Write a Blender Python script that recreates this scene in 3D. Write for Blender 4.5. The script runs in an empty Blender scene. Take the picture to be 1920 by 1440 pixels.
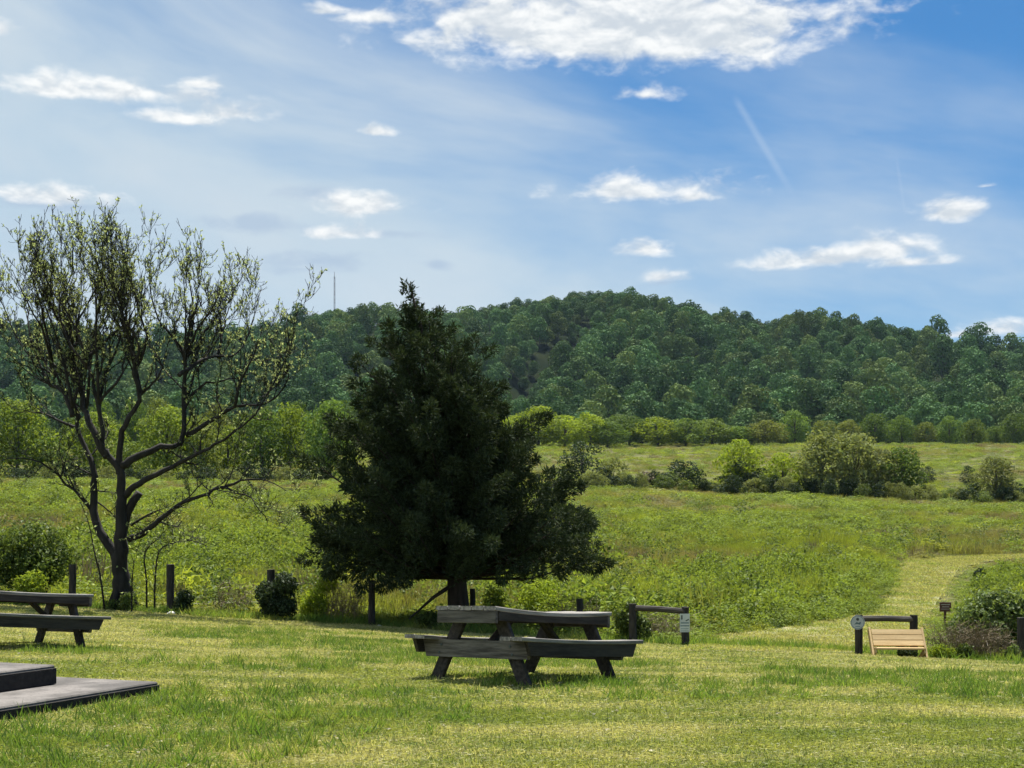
import bpy, bmesh, math, random
import numpy as np
from mathutils import Vector, Matrix, noise as mnoise

SC = bpy.context.scene
COL = SC.collection
RAD = math.radians

# ------------------------------------------------------------------ camera
F, UC, VH, ZC = 2600.0, 960.0, 1000.0, 1.5      # focal length, principal column, horizon row (photo pixels), eye height
cam_d = bpy.data.cameras.new('camera'); cam = bpy.data.objects.new('camera', cam_d); COL.objects.link(cam)
cam.location = (0, 0, ZC); cam.rotation_euler = (RAD(90), 0, 0)
cam_d.sensor_width = 36; cam_d.lens = F / 1920 * 36; cam_d.shift_y = (VH - 720) / 1920
cam_d.clip_start = 0.1; cam_d.clip_end = 6000
SC.camera = cam

# ------------------------------------------------------------------ light
SUN_AZ, SUN_EL = RAD(9), RAD(66)
sd = Vector((math.sin(SUN_AZ) * math.cos(SUN_EL), math.cos(SUN_AZ) * math.cos(SUN_EL), math.sin(SUN_EL)))
sun_d = bpy.data.lights.new('sun', 'SUN'); sun = bpy.data.objects.new('sun', sun_d); COL.objects.link(sun)
sun_d.energy = 5.0; sun_d.angle = RAD(0.55); sun_d.color = (1.0, 0.955, 0.87)
sun.rotation_euler = sd.to_track_quat('Z', 'Y').to_euler(); sun.location = (0, 20, 60)
SC.view_settings.view_transform = 'Standard'; SC.view_settings.look = 'None'
SC.view_settings.gamma = 1; SC.view_settings.use_curve_mapping = False
SC.view_settings.exposure = 1.0
SC.render.engine = 'CYCLES'
SC.cycles.use_denoising = True
SC.cycles.use_adaptive_sampling = True
SC.cycles.adaptive_threshold = 0.02
SC.cycles.max_bounces = 6; SC.cycles.diffuse_bounces = 2; SC.cycles.glossy_bounces = 2
SC.cycles.transmission_bounces = 4; SC.cycles.volume_bounces = 0; SC.cycles.transparent_max_bounces = 4
SC.cycles.caustics_reflective = False; SC.cycles.caustics_refractive = False
SKY_STRENGTH = 0.055
HAZE = 0.000035

class NT:
    """small helper for node trees"""
    def __init__(s, tree): s.t = tree; s.n = tree.nodes; s.l = tree.links
    def new(s, typ, **kw):
        n = s.n.new(typ)
        for k, v in kw.items(): setattr(n, k, v)
        return n
    def put(s, sock, v):
        if hasattr(v, 'is_output') or isinstance(v, bpy.types.NodeSocket): s.l.new(v, sock)
        else: sock.default_value = v
    def math(s, op, a, b=0.0, c=0.0, clamp=False):
        n = s.new('ShaderNodeMath', operation=op, use_clamp=clamp)
        s.put(n.inputs[0], a); s.put(n.inputs[1], b)
        if op in ('MULTIPLY_ADD', 'SMOOTH_MIN', 'SMOOTH_MAX', 'COMPARE'): s.put(n.inputs[2], c)
        return n.outputs[0]
    def vec(s, op, a, b=(0, 0, 0), out=0):
        n = s.new('ShaderNodeVectorMath', operation=op); s.put(n.inputs[0], a); s.put(n.inputs[1], b)
        return n.outputs[out]
    def ramp(s, x, lo, hi, a=0.0, b=1.0, smooth=True):
        n = s.new('ShaderNodeMapRange'); n.interpolation_type = 'SMOOTHSTEP' if smooth else 'LINEAR'
        s.put(n.inputs[0], x); s.put(n.inputs[1], lo); s.put(n.inputs[2], hi); s.put(n.inputs[3], a); s.put(n.inputs[4], b)
        return n.outputs[0]
    def noise(s, vec, scale, detail=4.0, rough=0.55, dist=0.0):
        n = s.new('ShaderNodeTexNoise'); s.put(n.inputs['Vector'], vec); n.inputs['Scale'].default_value = scale
        n.inputs['Detail'].default_value = detail; n.inputs['Roughness'].default_value = rough; n.inputs['Distortion'].default_value = dist
        return n.outputs['Fac']
    def mix(s, fac, a, b, blend='MIX'):
        n = s.new('ShaderNodeMix', data_type='RGBA', blend_type=blend)
        s.put(n.inputs[0], fac); s.put(n.inputs[6], a if not isinstance(a, tuple) else (*a[:3], 1)); s.put(n.inputs[7], b if not isinstance(b, tuple) else (*b[:3], 1))
        return n.outputs[2]
    def xyz(s, x, y, z):
        n = s.new('ShaderNodeCombineXYZ'); s.put(n.inputs[0], x); s.put(n.inputs[1], y); s.put(n.inputs[2], z); return n.outputs[0]

# ------------------------------------------------------------------ sky
W = bpy.data.worlds.new('World'); SC.world = W; W.use_nodes = True
k = NT(W.node_tree); k.n.clear()
out = k.new('ShaderNodeOutputWorld'); bg = k.new('ShaderNodeBackground'); bg.inputs[1].default_value = SKY_STRENGTH
k.l.new(bg.outputs[0], out.inputs[0])
sky = k.new('ShaderNodeTexSky', sky_type='NISHITA', sun_disc=False)
sky.sun_elevation = SUN_EL; sky.sun_rotation = SUN_AZ; sky.air_density = 1.0; sky.dust_density = 0.3; sky.ozone_density = 3.0
tc = k.new('ShaderNodeTexCoord'); D = k.vec('NORMALIZE', tc.outputs['Generated'])
sp = k.new('ShaderNodeSeparateXYZ'); k.l.new(D, sp.inputs[0])
# azimuth and elevation, in milliradians (azimuth 0 = +Y)
AZ = k.math('MULTIPLY', k.math('ARCTAN2', sp.outputs[0], sp.outputs[1]), 1000.0)
EL = k.math('MULTIPLY', k.math('ARCSINE', sp.outputs[2]), 1000.0)
P2 = k.xyz(AZ, EL, 0.0)
warp = k.new('ShaderNodeTexNoise'); warp.inputs['Scale'].default_value = 0.035; warp.inputs['Detail'].default_value = 3
k.l.new(k.vec('MULTIPLY', P2, (0.6, 1.3, 1)), warp.inputs['Vector'])
PW = k.vec('ADD', P2, k.vec('MULTIPLY', k.vec('SUBTRACT', warp.outputs['Color'], (.5, .5, .5)), (15, 4.5, 0)))
def azel(u, v):
    a = math.atan((u - UC) / F); e = math.atan((VH - v) / F * math.cos(a)); return a * 1000, e * 1000
# cumulus: centre (photo row/column turned into a direction), half sizes in milliradians, weight
CLOUDS = [
 (1180, 22, 140, 32, 1.35), (1030, 42, 95, 26, 1.2), (1330, 52, 80, 24, 1.2), (900, 20, 60, 18, .8), (700, 25, 60, 10, .35), (620, 12, 40, 8, .3),
 (130, 158, 62, 13, .75), (270, 165, 60, 11, .65), (370, 150, 28, 8, .3), (350, 215, 40, 9, .65), (440, 207, 52, 10, .62), (0, 45, 20, 10, .5),
 (700, 243, 28, 6, .5), (1205, 350, 75, 13, .72), (1300, 362, 50, 8, .5), (1215, 168, 34, 9, .4), (1780, 390, 28, 10, .9), (1215, 462, 26, 9, .75),
 (1530, 480, 70, 10, .75), (1640, 462, 42, 13, .9), (1710, 488, 40, 7, .6), (1240, 515, 24, 7, .55), (1880, 612, 40, 9, .55), (1800, 622, 30, 5, .4),
 (670, 376, 50, 13, .7), (650, 432, 48, 8, .55), (100, 360, 70, 12, .5), (1840, 345, 18, 4, .3)]
T = None
for (u, v, ra, re, w) in CLOUDS:
    a, e = azel(u, v)
    d = k.vec('SUBTRACT', PW, (a, e - re * .35, 0)); d = k.vec('MAXIMUM', k.vec('MULTIPLY', d, (1 / ra / 1.25, 1 / re / 1.55, 0)), k.vec('MULTIPLY', d, (-1 / ra / 1.25, -1.7 / re / 1.3, 0)))
    t = k.math('MULTIPLY_ADD', k.vec('LENGTH', d, out=1), -1.0, 0.42 + 0.55 * w)
    T = t if T is None else k.math('SMOOTH_MAX', T, t, 0.12)
PF = k.vec('MULTIPLY', PW, (0.62, 1.15, 1)); fl = k.noise(PF, 0.05, 7.0, 0.57, 0.15); fl2 = k.noise(k.vec('ADD', PF, (0.6, 5.0, 0)), 0.05, 4.0, 0.55, 0.15)
dens = k.math('ADD', T, k.math('MULTIPLY', k.math('SUBTRACT', fl, 0.5), 1.75))
# the same kind of fair-weather clouds over the rest of the sky
gen = k.noise(k.vec('MULTIPLY', PW, (1, 2.4, 1)), 0.0075, 7.0, 0.58)
outside = k.math('MAXIMUM', k.ramp(k.math('ABSOLUTE', AZ), 395, 560), k.ramp(EL, 385, 520))
gd = k.math('MULTIPLY', k.ramp(gen, 0.55, 0.72), outside)
ca = k.math('MAXIMUM', k.ramp(dens, 0.02, 0.72), gd, clamp=True)
# high thin veil: denser on one side of the sky, streaked
st = k.noise(k.vec('MULTIPLY', k.vec('ADD', PW, k.xyz(k.math('MULTIPLY', EL, .5), k.math('MULTIPLY', AZ, 0.12), 0.0)), (0.45, 1.25, 1)), 0.0075, 5.0, 0.55, 0.3)
side = k.math('SINE', k.math('MULTIPLY', AZ, 0.001))
vb = k.math('MULTIPLY_ADD', side, -1.40, 0.53)
vb = k.math('ADD', vb, k.ramp(EL, 370, 150, -0.34, 0.50, smooth=False))
vb = k.math('ADD', vb, k.math('MULTIPLY', k.math('SUBTRACT', st, 0.5), 1.5))
veil = k.math('MULTIPLY', k.ramp(vb, -0.05, 1.0), 0.92)
# two old contrails
def trail(u0, v0, u1, v1, wd, s):
    a0, e0 = azel(u0, v0); a1, e1 = azel(u1, v1); L = math.hypot(a1 - a0, e1 - e0); dx, dy = (a1 - a0) / L, (e1 - e0) / L
    r = k.vec('SUBTRACT', P2, (a0, e0, 0))
    al = k.vec('DOT_PRODUCT', r, (dx, dy, 0), out=1); ac = k.math('ABSOLUTE', k.vec('DOT_PRODUCT', r, (-dy, dx, 0), out=1))
    m = k.math('MULTIPLY', k.ramp(ac, wd, 0.0), k.math('MULTIPLY', k.ramp(al, -2, 10), k.ramp(al, L, L * 0.6)))
    return k.math('MULTIPLY', m, s)
ct = k.math('MAXIMUM', trail(1375, 178, 1500, 385, 4.0, .2), trail(1680, 290, 1700, 420, 1.8, .1))
blue = k.mix(1.0, sky.outputs[0], (0.305, 0.66, 0.90), 'MULTIPLY')
S = 1.0 / SKY_STRENGTH
c1 = k.mix(veil, blue, k.mix(k.ramp(st, .35, .65), (0.27 * S, 0.338 * S, 0.392 * S), (0.325 * S, 0.370 * S, 0.402 * S)))
c1 = k.mix(ct, c1, (0.33 * S, 0.38 * S, 0.44 * S))
shade = k.noise(k.vec('ADD', k.vec('MULTIPLY', PW, (0.55, 1.2, 1)), (0, 0.5, 7)), 0.04, 5.0, 0.55)
lit = k.mix(k.ramp(k.math('ADD', k.math('ADD', k.math('MULTIPLY', shade, .45), k.math('MULTIPLY', k.math('SUBTRACT', fl, fl2), 0.9)), k.math('MULTIPLY', T, -0.05)), 0.02, 0.36), (0.325 * S, 0.355 * S, 0.385 * S), (0.50 * S, 0.505 * S, 0.50 * S))
TG = None
for (u, v, ra, re, w) in ((590, 362, 34, 10, .7), (490, 422, 52, 8, .8), (590, 492, 48, 9, .9), (720, 440, 52, 5, .6), (820, 498, 16, 5, .9), (130, 388, 80, 7, .7), (560, 505, 30, 6, .6), (1245, 530, 16, 4, .5)):
    a, e = azel(u, v); d = k.vec('MULTIPLY', k.vec('SUBTRACT', PW, (a, e, 0)), (1 / ra / 1.2, 1 / re / 1.3, 0)); t = k.math('MULTIPLY_ADD', k.vec('LENGTH', d, out=1), -1.0, 0.35 + .5 * w); TG = t if TG is None else k.math('MAXIMUM', TG, t)
c1 = k.mix(k.math('MULTIPLY', k.ramp(k.math('ADD', TG, k.math('MULTIPLY', k.math('SUBTRACT', fl, 0.5), 1.6)), -0.05, 0.65), .8), c1, (0.225 * S, 0.285 * S, 0.36 * S))
c2 = k.mix(k.math('MULTIPLY', ca, 0.97), c1, lit)
k.l.new(c2, bg.inputs[0])
W.cycles.sampling_method = 'MANUAL'; W.cycles.sample_map_resolution = 512

# ------------------------------------------------------------------ terrain function
def table(knots, s, lo=-60, hi=2600, st=0.5):
    g = np.arange(lo, hi, st); z = np.interp(g, [a for a, b in knots], [b for a, b in knots])
    kw = np.arange(-int(4 * s / st), int(4 * s / st) + 1) * st; w = np.exp(-.5 * (kw / s) ** 2); w /= w.sum()
    zz = np.convolve(np.pad(z, len(kw) // 2, mode='edge'), w, mode='valid')
    return lambda y: np.interp(y, g, zz)
base_t = table([(-60, .3), (0, 0.02), (14, 0.0), (18, -.20), (31, -.77), (36, -.85), (45, -.6), (60, .3), (80, 1.7), (100, 3.0), (130, 5.1), (160, 7.1), (200, 9.5), (270, 16), (350, 23.7), (480, 31), (2600, 31)], 1.6)
crR = table([(-60, 0), (8, 0), (14, .01), (31, .06), (60, .05), (160, .036), (300, 0), (2600, 0)], 2.0)
crL = table([(-60, 0), (8, 0), (14, .02), (31, .06), (60, .045), (160, .006), (300, 0), (2600, 0)], 2.0)
RIDGE = [(-900, 640), (-300, 650), (-100, 610), (0, 618), (90, 600), (180, 615), (260, 632), (350, 645), (430, 620), (500, 610), (560, 604), (640, 582), (700, 574), (760, 578), (830, 584), (900, 578), (950, 572), (985, 556), (1040, 550), (1130, 543), (1200, 556), (1240, 568), (1290, 584), (1380, 585), (1420, 594), (1450, 588), (1500, 588), (1600, 604), (1640, 618), (1700, 632), (1760, 645), (1850, 660), (1920, 655), (2200, 690), (2800, 720)]
RY = 900.0
rx = np.array([(u - UC) / F * RY for u, v in RIDGE]); rz = np.array([ZC + (VH - v) / F * RY - 13.0 for u, v in RIDGE])
HB = 470.0
def H(x, y):
    x = np.asarray(x, float); y = np.asarray(y, float)
    z = base_t(y) - np.where(x > 0, crR(y), crL(y)) * np.clip(x, -70, 75)
    # gentle roughness away from the lawn
    a = np.clip((y - 33) / 40, 0, 1)
    z = z + a * 0.18 * (np.sin(x * .31 + y * .13) * np.sin(y * .21 - x * .07) + .5 * np.sin(x * .7 + 2) * np.sin(y * .53))
    # wooded hill
    t = np.clip((y - HB) / (RY - HB), 0, 1); s = t * t * (3 - 2 * t) * .55 + t * .45
    r = np.interp(x, rx, rz) - 31
    gul = np.zeros_like(z)
    for gx, gt, gw, gd in ((14, .42, 13, 12), (95, .4, 15, 12), (-70, .45, 15, 12), (190, .45, 16, 13), (-160, .5, 16, 12), (140, .25, 12, 9), (52, .25, 9, 8), (240, .3, 13, 9), (-20, .7, 12, 8), (130, .65, 12, 9)):
        xx = gx + (t - .4) * 60 + 8 * np.sin(t * 9 + gx)
        gul += gd * np.exp(-((x - xx) / gw) ** 2) * np.exp(-((t - gt) / .28) ** 2)
    back = np.clip((y - RY) / 500, 0, 1); back = 1 - back * back * (3 - 2 * back)
    z = z + (s * r - gul * np.clip(t / .12, 0, 1)) * back
    return z
def h(x, y): return float(H(x, y))
def pt(u, v, Y): return Vector(((u - UC) / F * Y, Y, ZC - (v - VH) / F * Y))
def ux(u, Y): return (u - UC) / F * Y
def gp(u, v, y0=8.0, y1=470.0):
    """where the line of sight through a photo pixel meets the ground"""
    ys = np.geomspace(y0, y1, 4000); zz = ZC - (v - VH) / F * ys - H((u - UC) / F * ys, ys)
    i = np.argmax(zz < 0); y = ys[i] if zz[i] < 0 else ys[-1]
    return Vector((ux(u, y), y, h(ux(u, y), y)))
def on(u, Y, dz=0.0):
    x = ux(u, Y); return Vector((x, Y, h(x, Y) + dz))

# ------------------------------------------------------------------ object helpers
def tag(o, label=None, cat=None, group=None, kind=None):
    if label: o['label'] = label
    if cat: o['category'] = cat
    if group: o['group'] = group
    if kind: o['kind'] = kind
    return o
def thing(name, loc, label, cat, group=None, rz=0.0):
    o = bpy.data.objects.new(name, None); COL.objects.link(o); o.empty_display_size = .2
    o.location = loc; o.rotation_euler = (0, 0, rz); return tag(o, label, cat, group)
def obj(name, me, mats, parent=None, loc=None, link=True):
    if not isinstance(mats, (list, tuple)): mats = [mats]
    if not me.materials:
        for m in mats: me.materials.append(m)
    o = bpy.data.objects.new(name, me)
    if link: COL.objects.link(o)
    if parent: o.parent = parent
    if loc is not None: o.location = loc
    return o
def arr_mesh(name, V, Fc, smooth=False, mi=None):
    """mesh from numpy arrays; Fc is a list of (M,3) / (M,4) arrays"""
    me = bpy.data.meshes.new(name); V = np.asarray(V, np.float32)
    if not isinstance(Fc, (list, tuple)): Fc = [Fc]
    Fc = [np.asarray(f, np.int32) for f in Fc if len(f)]
    idx = np.concatenate([f.ravel() for f in Fc]); tot = np.concatenate([np.full(len(f), f.shape[1], np.int32) for f in Fc])
    st = np.concatenate([[0], np.cumsum(tot)[:-1]]).astype(np.int32)
    me.vertices.add(len(V)); me.vertices.foreach_set('co', V.ravel())
    me.loops.add(len(idx)); me.loops.foreach_set('vertex_index', idx)
    me.polygons.add(len(tot)); me.polygons.foreach_set('loop_start', st); me.polygons.foreach_set('loop_total', tot)
    if mi is not None: me.polygons.foreach_set('material_index', np.asarray(mi, np.int32))
    me.polygons.foreach_set('use_smooth', np.full(len(tot), smooth))
    me.update(); me.validate(); return me
class MB:
    """collects boxes, tubes and faces, builds one mesh"""
    def __init__(s): s.v = []; s.f = []
    def add(s, vs, fs):
        n = len(s.v); s.v += [tuple(p) for p in vs]; s.f += [tuple(i + n for i in q) for q in fs]; return s
    def box(s, c, d, rot=None, bev=0.0):
        x, y, z = d[0] / 2, d[1] / 2, d[2] / 2; b = min(bev, x * .45, y * .45, z * .45); c = Vector(c); M = rot or Matrix.Identity(3)
        if b <= 0:
            P = [(-x, -y, -z), (x, -y, -z), (x, y, -z), (-x, y, -z), (-x, -y, z), (x, -y, z), (x, y, z), (-x, y, z)]
            return s.add([c + M @ Vector(p) for p in P], [(0, 3, 2, 1), (4, 5, 6, 7), (0, 1, 5, 4), (1, 2, 6, 5), (2, 3, 7, 6), (3, 0, 4, 7)])
        P = []
        for sx in (-1, 1):
            for sy in (-1, 1):
                for sz in (-1, 1):
                    P += [(sx * (x - b), sy * (y - b), sz * z), (sx * (x - b), sy * y, sz * (z - b)), (sx * x, sy * (y - b), sz * (z - b))]
        bm = bmesh.new(); [bm.verts.new(c + M @ Vector(p)) for p in P]; bmesh.ops.convex_hull(bm, input=bm.verts[:])
        bm.verts.ensure_lookup_table(); bm.verts.index_update()
        s.add([v.co.copy() for v in bm.verts], [[v.index for v in f.verts] for f in bm.faces]); bm.free(); return s
    def bar(s, a, b, w, t, up=(0, 0, 1), bev=0.0, ext=0.0):
        a = Vector(a); b = Vector(b); d = (b - a).normalized(); u = Vector(up); sd_ = d.cross(u).normalized(); u = sd_.cross(d)
        M = Matrix((d, sd_, u)).transposed(); return s.box((a + b) / 2, ((b - a).length + ext, t, w), M, bev)
    def prism(s, poly, a, b, M=None, o=(0, 0, 0)):
        """poly: (x,z) outline, extruded in y from a to b"""
        n = len(poly); o = Vector(o); M = M or Matrix.Identity(3)
        vs = [o + M @ Vector((p[0], a, p[1])) for p in poly] + [o + M @ Vector((p[0], b, p[1])) for p in poly]
        return s.add(vs, [tuple(range(n)), tuple(range(2 * n - 1, n - 1, -1))] + [(i, i + n, (i + 1) % n + n, (i + 1) % n) for i in range(n)])
    def tube(s, pts, rad, n=6, cap=True):
        pts = [Vector(p) for p in pts]; m = len(pts)
        if m < 2: return s
        i0 = len(s.v); up = Vector((.31, .2, .93)); prev = None
        for i, p in enumerate(pts):
            d = (pts[min(i + 1, m - 1)] - pts[max(i - 1, 0)])
            d = d.normalized() if d.length > 1e-9 else Vector((0, 0, 1))
            if prev is None:
                a = d.cross(up if abs(d.dot(up)) < .95 else Vector((1, 0, 0))).normalized()
            else:
                a = (prev - d * prev.dot(d)); a = a.normalized() if a.length > 1e-6 else d.orthogonal().normalized()
            prev = a; b = d.cross(a); r = rad[i] if hasattr(rad, '__len__') else rad
            for j in range(n):
                q = 2 * math.pi * j / n; s.v.append(tuple(p + a * (r * math.cos(q)) + b * (r * math.sin(q))))
        for i in range(m - 1):
            for j in range(n):
                A = i0 + i * n + j; B = i0 + i * n + (j + 1) % n; s.f.append((A, B, B + n, A + n))
        if cap: s.f.append(tuple(i0 + (m - 1) * n + j for j in range(n))); s.f.append(tuple(i0 + j for j in reversed(range(n))))
        return s
    def mesh(s, name, smooth=False):
        me = bpy.data.meshes.new(name); me.from_pydata(s.v, [], s.f); me.update()
        bm = bmesh.new(); bm.from_mesh(me); bmesh.ops.recalc_face_normals(bm, faces=bm.faces); bm.to_mesh(me); bm.free()
        if smooth: me.polygons.foreach_set('use_smooth', np.full(len(me.polygons), True))
        return me
    def build(s, name, mat, parent=None, loc=None, smooth=False): return obj(name, s.mesh(name, smooth), mat, parent, loc)

def unit(a): return a / np.maximum(np.linalg.norm(a, axis=-1, keepdims=True), 1e-9)
def leaf_arrays(rng, C, Dv, L, Wd, fold=0.25, nrm=None, jit=.45):
    """diamond leaves: centre of the stalk end C, direction Dv"""
    N = len(C); Dv = unit(Dv)
    if nrm is None: Sd = unit(np.cross(Dv, rng.normal(size=(N, 3)))); Nn = np.cross(Dv, Sd)
    else:
        Nn = unit(unit(nrm) + rng.normal(0, jit, (N, 3))); Dv = unit(Dv - Nn * (Dv * Nn).sum(1, keepdims=True)); Sd = np.cross(Nn, Dv)
    L = np.broadcast_to(L, (N,))[:, None]; Wd = np.broadcast_to(Wd, (N,))[:, None]
    up = Nn * Wd * fold
    V = np.stack([C, C + Dv * L * .45 + Sd * Wd * .5 + up, C + Dv * L, C + Dv * L * .45 - Sd * Wd * .5 + up], 1).reshape(-1, 3)
    return V, np.arange(N * 4, dtype=np.int32).reshape(N, 4)
def cat_arrays(parts):
    V, Fq, n = [], [], 0
    for v, f in parts: V.append(v); Fq.append(f + n); n += len(v)
    return np.concatenate(V), np.concatenate(Fq)

# ------------------------------------------------------------------ materials
def pmat(name):
    m = bpy.data.materials.new(name); m.use_nodes = True; q = NT(m.node_tree); q.n.clear()
    o = q.new('ShaderNodeOutputMaterial'); return m, q, o
def leaf_mat(name, col, col2=None, trans=0.35, var=0.35, rough=0.55, spec=0.25, tcol=None, hv=0.25, patch=None, col3=None):
    """foliage: each leaf and each plant a little different, light comes through"""
    m, q, o = pmat(name); col2 = col2 or tuple(c * .7 for c in col)
    oi = q.new('ShaderNodeObjectInfo'); ge = q.new('ShaderNodeNewGeometry')
    c = q.mix(ge.outputs['Random Per Island'], col, col2)
    if col3: c = q.mix(q.ramp(q.math('FRACT', q.math('MULTIPLY', oi.outputs['Random'], 5.37)), .55, 1.0), c, col3)
    if patch:
        ns = q.noise(ge.outputs['Position'], patch[0], 3.0); c = q.mix(q.ramp(ns, .42, .62), c, patch[1])
    f = q.math('MULTIPLY_ADD', oi.outputs['Random'], 2 * hv, 1 - hv); f = q.math('MULTIPLY', f, q.math('MULTIPLY_ADD', q.math('FRACT', q.math('MULTIPLY', ge.outputs['Random Per Island'], 7.31)), 2 * var, 1 - var))
    c = q.mix(1.0, c, q.xyz(f, f, f), 'MULTIPLY')
    b = q.new('ShaderNodeBsdfPrincipled'); q.l.new(c, b.inputs['Base Color']); b.inputs['Roughness'].default_value = rough; b.inputs['Specular IOR Level'].default_value = spec
    t = q.new('ShaderNodeBsdfTranslucent'); q.l.new(q.mix(1.0, c, tcol or (1.5, 1.45, .7), 'MULTIPLY'), t.inputs[0])
    x = q.new('ShaderNodeMixShader'); x.inputs[0].default_value = trans; q.l.new(b.outputs[0], x.inputs[1]); q.l.new(t.outputs[0], x.inputs[2])
    q.l.new(x.outputs[0], o.inputs[0]); return m
def rough_mat(name, col, col2, scale=4.0, stretch=(1, 1, 1), rough=.85, bump=.3, detail=6.0, coord='Object', lo=.35, hi=.65, spec=.3, fine=None):
    m, q, o = pmat(name); t = q.new('ShaderNodeTexCoord'); v = q.vec('MULTIPLY', t.outputs[coord], stretch)
    n = q.noise(v, scale, detail, .6); c = q.mix(q.ramp(n, lo, hi), col, col2)
    if fine:
        n2 = q.noise(v, scale * fine, 4.0, .65); c = q.mix(q.math('MULTIPLY', q.ramp(n2, .5, .75), .6), c, tuple(a * .4 for a in col))
    oi = q.new('ShaderNodeObjectInfo'); f = q.math('MULTIPLY_ADD', oi.outputs['Random'], .35, .82); c = q.mix(1.0, c, q.xyz(f, f, f), 'MULTIPLY')
    b = q.new('ShaderNodeBsdfPrincipled'); q.l.new(c, b.inputs['Base Color']); b.inputs['Roughness'].default_value = rough; b.inputs['Specular IOR Level'].default_value = spec
    if bump:
        bp = q.new('ShaderNodeBump'); bp.inputs['Strength'].default_value = bump; bp.inputs['Distance'].default_value = .02; q.l.new(n, bp.inputs['Height']); q.l.new(bp.outputs[0], b.inputs['Normal'])
    q.l.new(b.outputs[0], o.inputs[0]); return m
M_bark = rough_mat('bark', (.016, .014, .012), (.032, .028, .024), 9, (1, 1, .25), bump=.6)
M_bark_far = rough_mat('bark_grey', (.07, .062, .052), (.11, .10, .085), 2, (1, 1, .3), bump=.2)
M_cedar_bark = rough_mat('cedar_bark', (.028, .020, .016), (.055, .040, .032), 12, (1, 1, .15), bump=.6)
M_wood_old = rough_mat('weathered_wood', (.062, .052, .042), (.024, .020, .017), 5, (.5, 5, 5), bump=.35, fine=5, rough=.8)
M_wood_top_lit = rough_mat('weathered_wood_boards_lit', (.33, .30, .265), (.13, .115, .10), 4, (.5, 7, 7), bump=.3, fine=5, rough=.55, spec=.5)  # grey wear plus sun glare put into the colour of the upper boards
M_wood_end_lit = rough_mat('weathered_wood_ends_lit', (.175, .158, .135), (.055, .048, .040), 4, (6, .5, 6), bump=.35, fine=5, rough=.8)  # end boards painted paler than the side boards for the sky light on them
M_post = rough_mat('post_wood', (.028, .024, .021), (.058, .050, .042), 6, (4, 4, .6), bump=.5, fine=4)
M_rail = rough_mat('rail_wood', (.05, .042, .036), (.10, .088, .075), 6, (.5, 4, 4), bump=.4, fine=4)
M_pine = rough_mat('new_pine', (.44, .29, .115), (.54, .38, .175), 3, (.6, 7, 7), bump=.12, fine=6, rough=.6)
M_conc = rough_mat('concrete', (.085, .078, .072), (.19, .173, .16), 2.2, bump=.25, fine=14, rough=.9)
M_riser_shade = rough_mat('riser_shade', (.020, .017, .015), (.035, .030, .026), 5, (.5, 4, 4), bump=.3, fine=4)  # near-black colour paints the shade on the front faces of the steps
M_stone = rough_mat('pale_stone', (.55, .54, .50), (.70, .69, .65), 9, bump=.5)
M_sign = rough_mat('sign_plate', (.44, .47, .47), (.54, .56, .55), 4, bump=0, rough=.5)
M_sign_dark = rough_mat('sign_print', (.05, .06, .06), (.08, .10, .10), 8, bump=0, rough=.5)
M_sign_teal = rough_mat('sign_print_teal', (.09, .16, .18), (.13, .20, .22), 8, bump=0, rough=.5)
M_brown = rough_mat('brown_sign', (.085, .035, .026), (.12, .05, .036), 4, bump=.1, rough=.6)
M_brown_txt = rough_mat('brown_sign_print', (.40, .34, .30), (.5, .44, .38), 8, bump=0)
M_steel = rough_mat('painted_steel', (.30, .22, .22), (.42, .36, .36), .2, bump=0, rough=.5)

Y_SUN = (1.35, 1.4, .6)
M_cedar = leaf_mat('cedar_foliage', (.034, .054, .026), (.056, .074, .034), .12, .4, hv=.05, tcol=(1.3, 1.3, .7), rough=.7, spec=.08)
M_hill = leaf_mat('hill_foliage', (.108, .190, .066), (.074, .140, .056), .07, .15, hv=.34, spec=.02, col3=(.145, .195, .062))
M_mid = leaf_mat('treeline_foliage', (.135, .20, .045), (.09, .15, .038), .30, .25, hv=.25, spec=.05, col3=(.17, .19, .05))
M_yel = leaf_mat('spring_foliage', (.26, .32, .04), (.19, .26, .035), .36, .25, hv=.18, spec=.05)
M_spring = leaf_mat('belt_foliage', (.20, .255, .045), (.145, .20, .04), .34, .25, hv=.2, spec=.05)
M_olive = leaf_mat('olive_foliage', (.195, .22, .085), (.145, .17, .068), .33, .3, hv=.2, spec=.05)
M_dkgr = leaf_mat('dark_foliage', (.030, .050, .024), (.050, .074, .032), .2, .35, hv=.15, spec=.08)
M_shrub = leaf_mat('shrub_foliage', (.075, .115, .030), (.125, .165, .042), .33, .35, hv=.2, spec=.15)
M_shrubl = leaf_mat('pale_shrub_foliage', (.17, .225, .070), (.11, .16, .05), .35, .35, hv=.2, spec=.2)
M_bud = leaf_mat('young_leaves', (.40, .45, .22), (.29, .34, .165), .6, .3, hv=.05, spec=.1, tcol=(1.2, 1.2, .85))
M_weed = leaf_mat('meadow_herbs', (.27, .315, .048), (.20, .25, .042), .36, .22, hv=.16, spec=.06, patch=(.045, (.205, .185, .085)))
M_weed2 = leaf_mat('meadow_bush', (.20, .255, .046), (.13, .18, .038), .34, .3, hv=.25, spec=.06)
M_dead = leaf_mat('dead_stems', (.25, .195, .105), (.17, .13, .075), .1, .35, hv=.2, tcol=(1, 1, 1))

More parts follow.
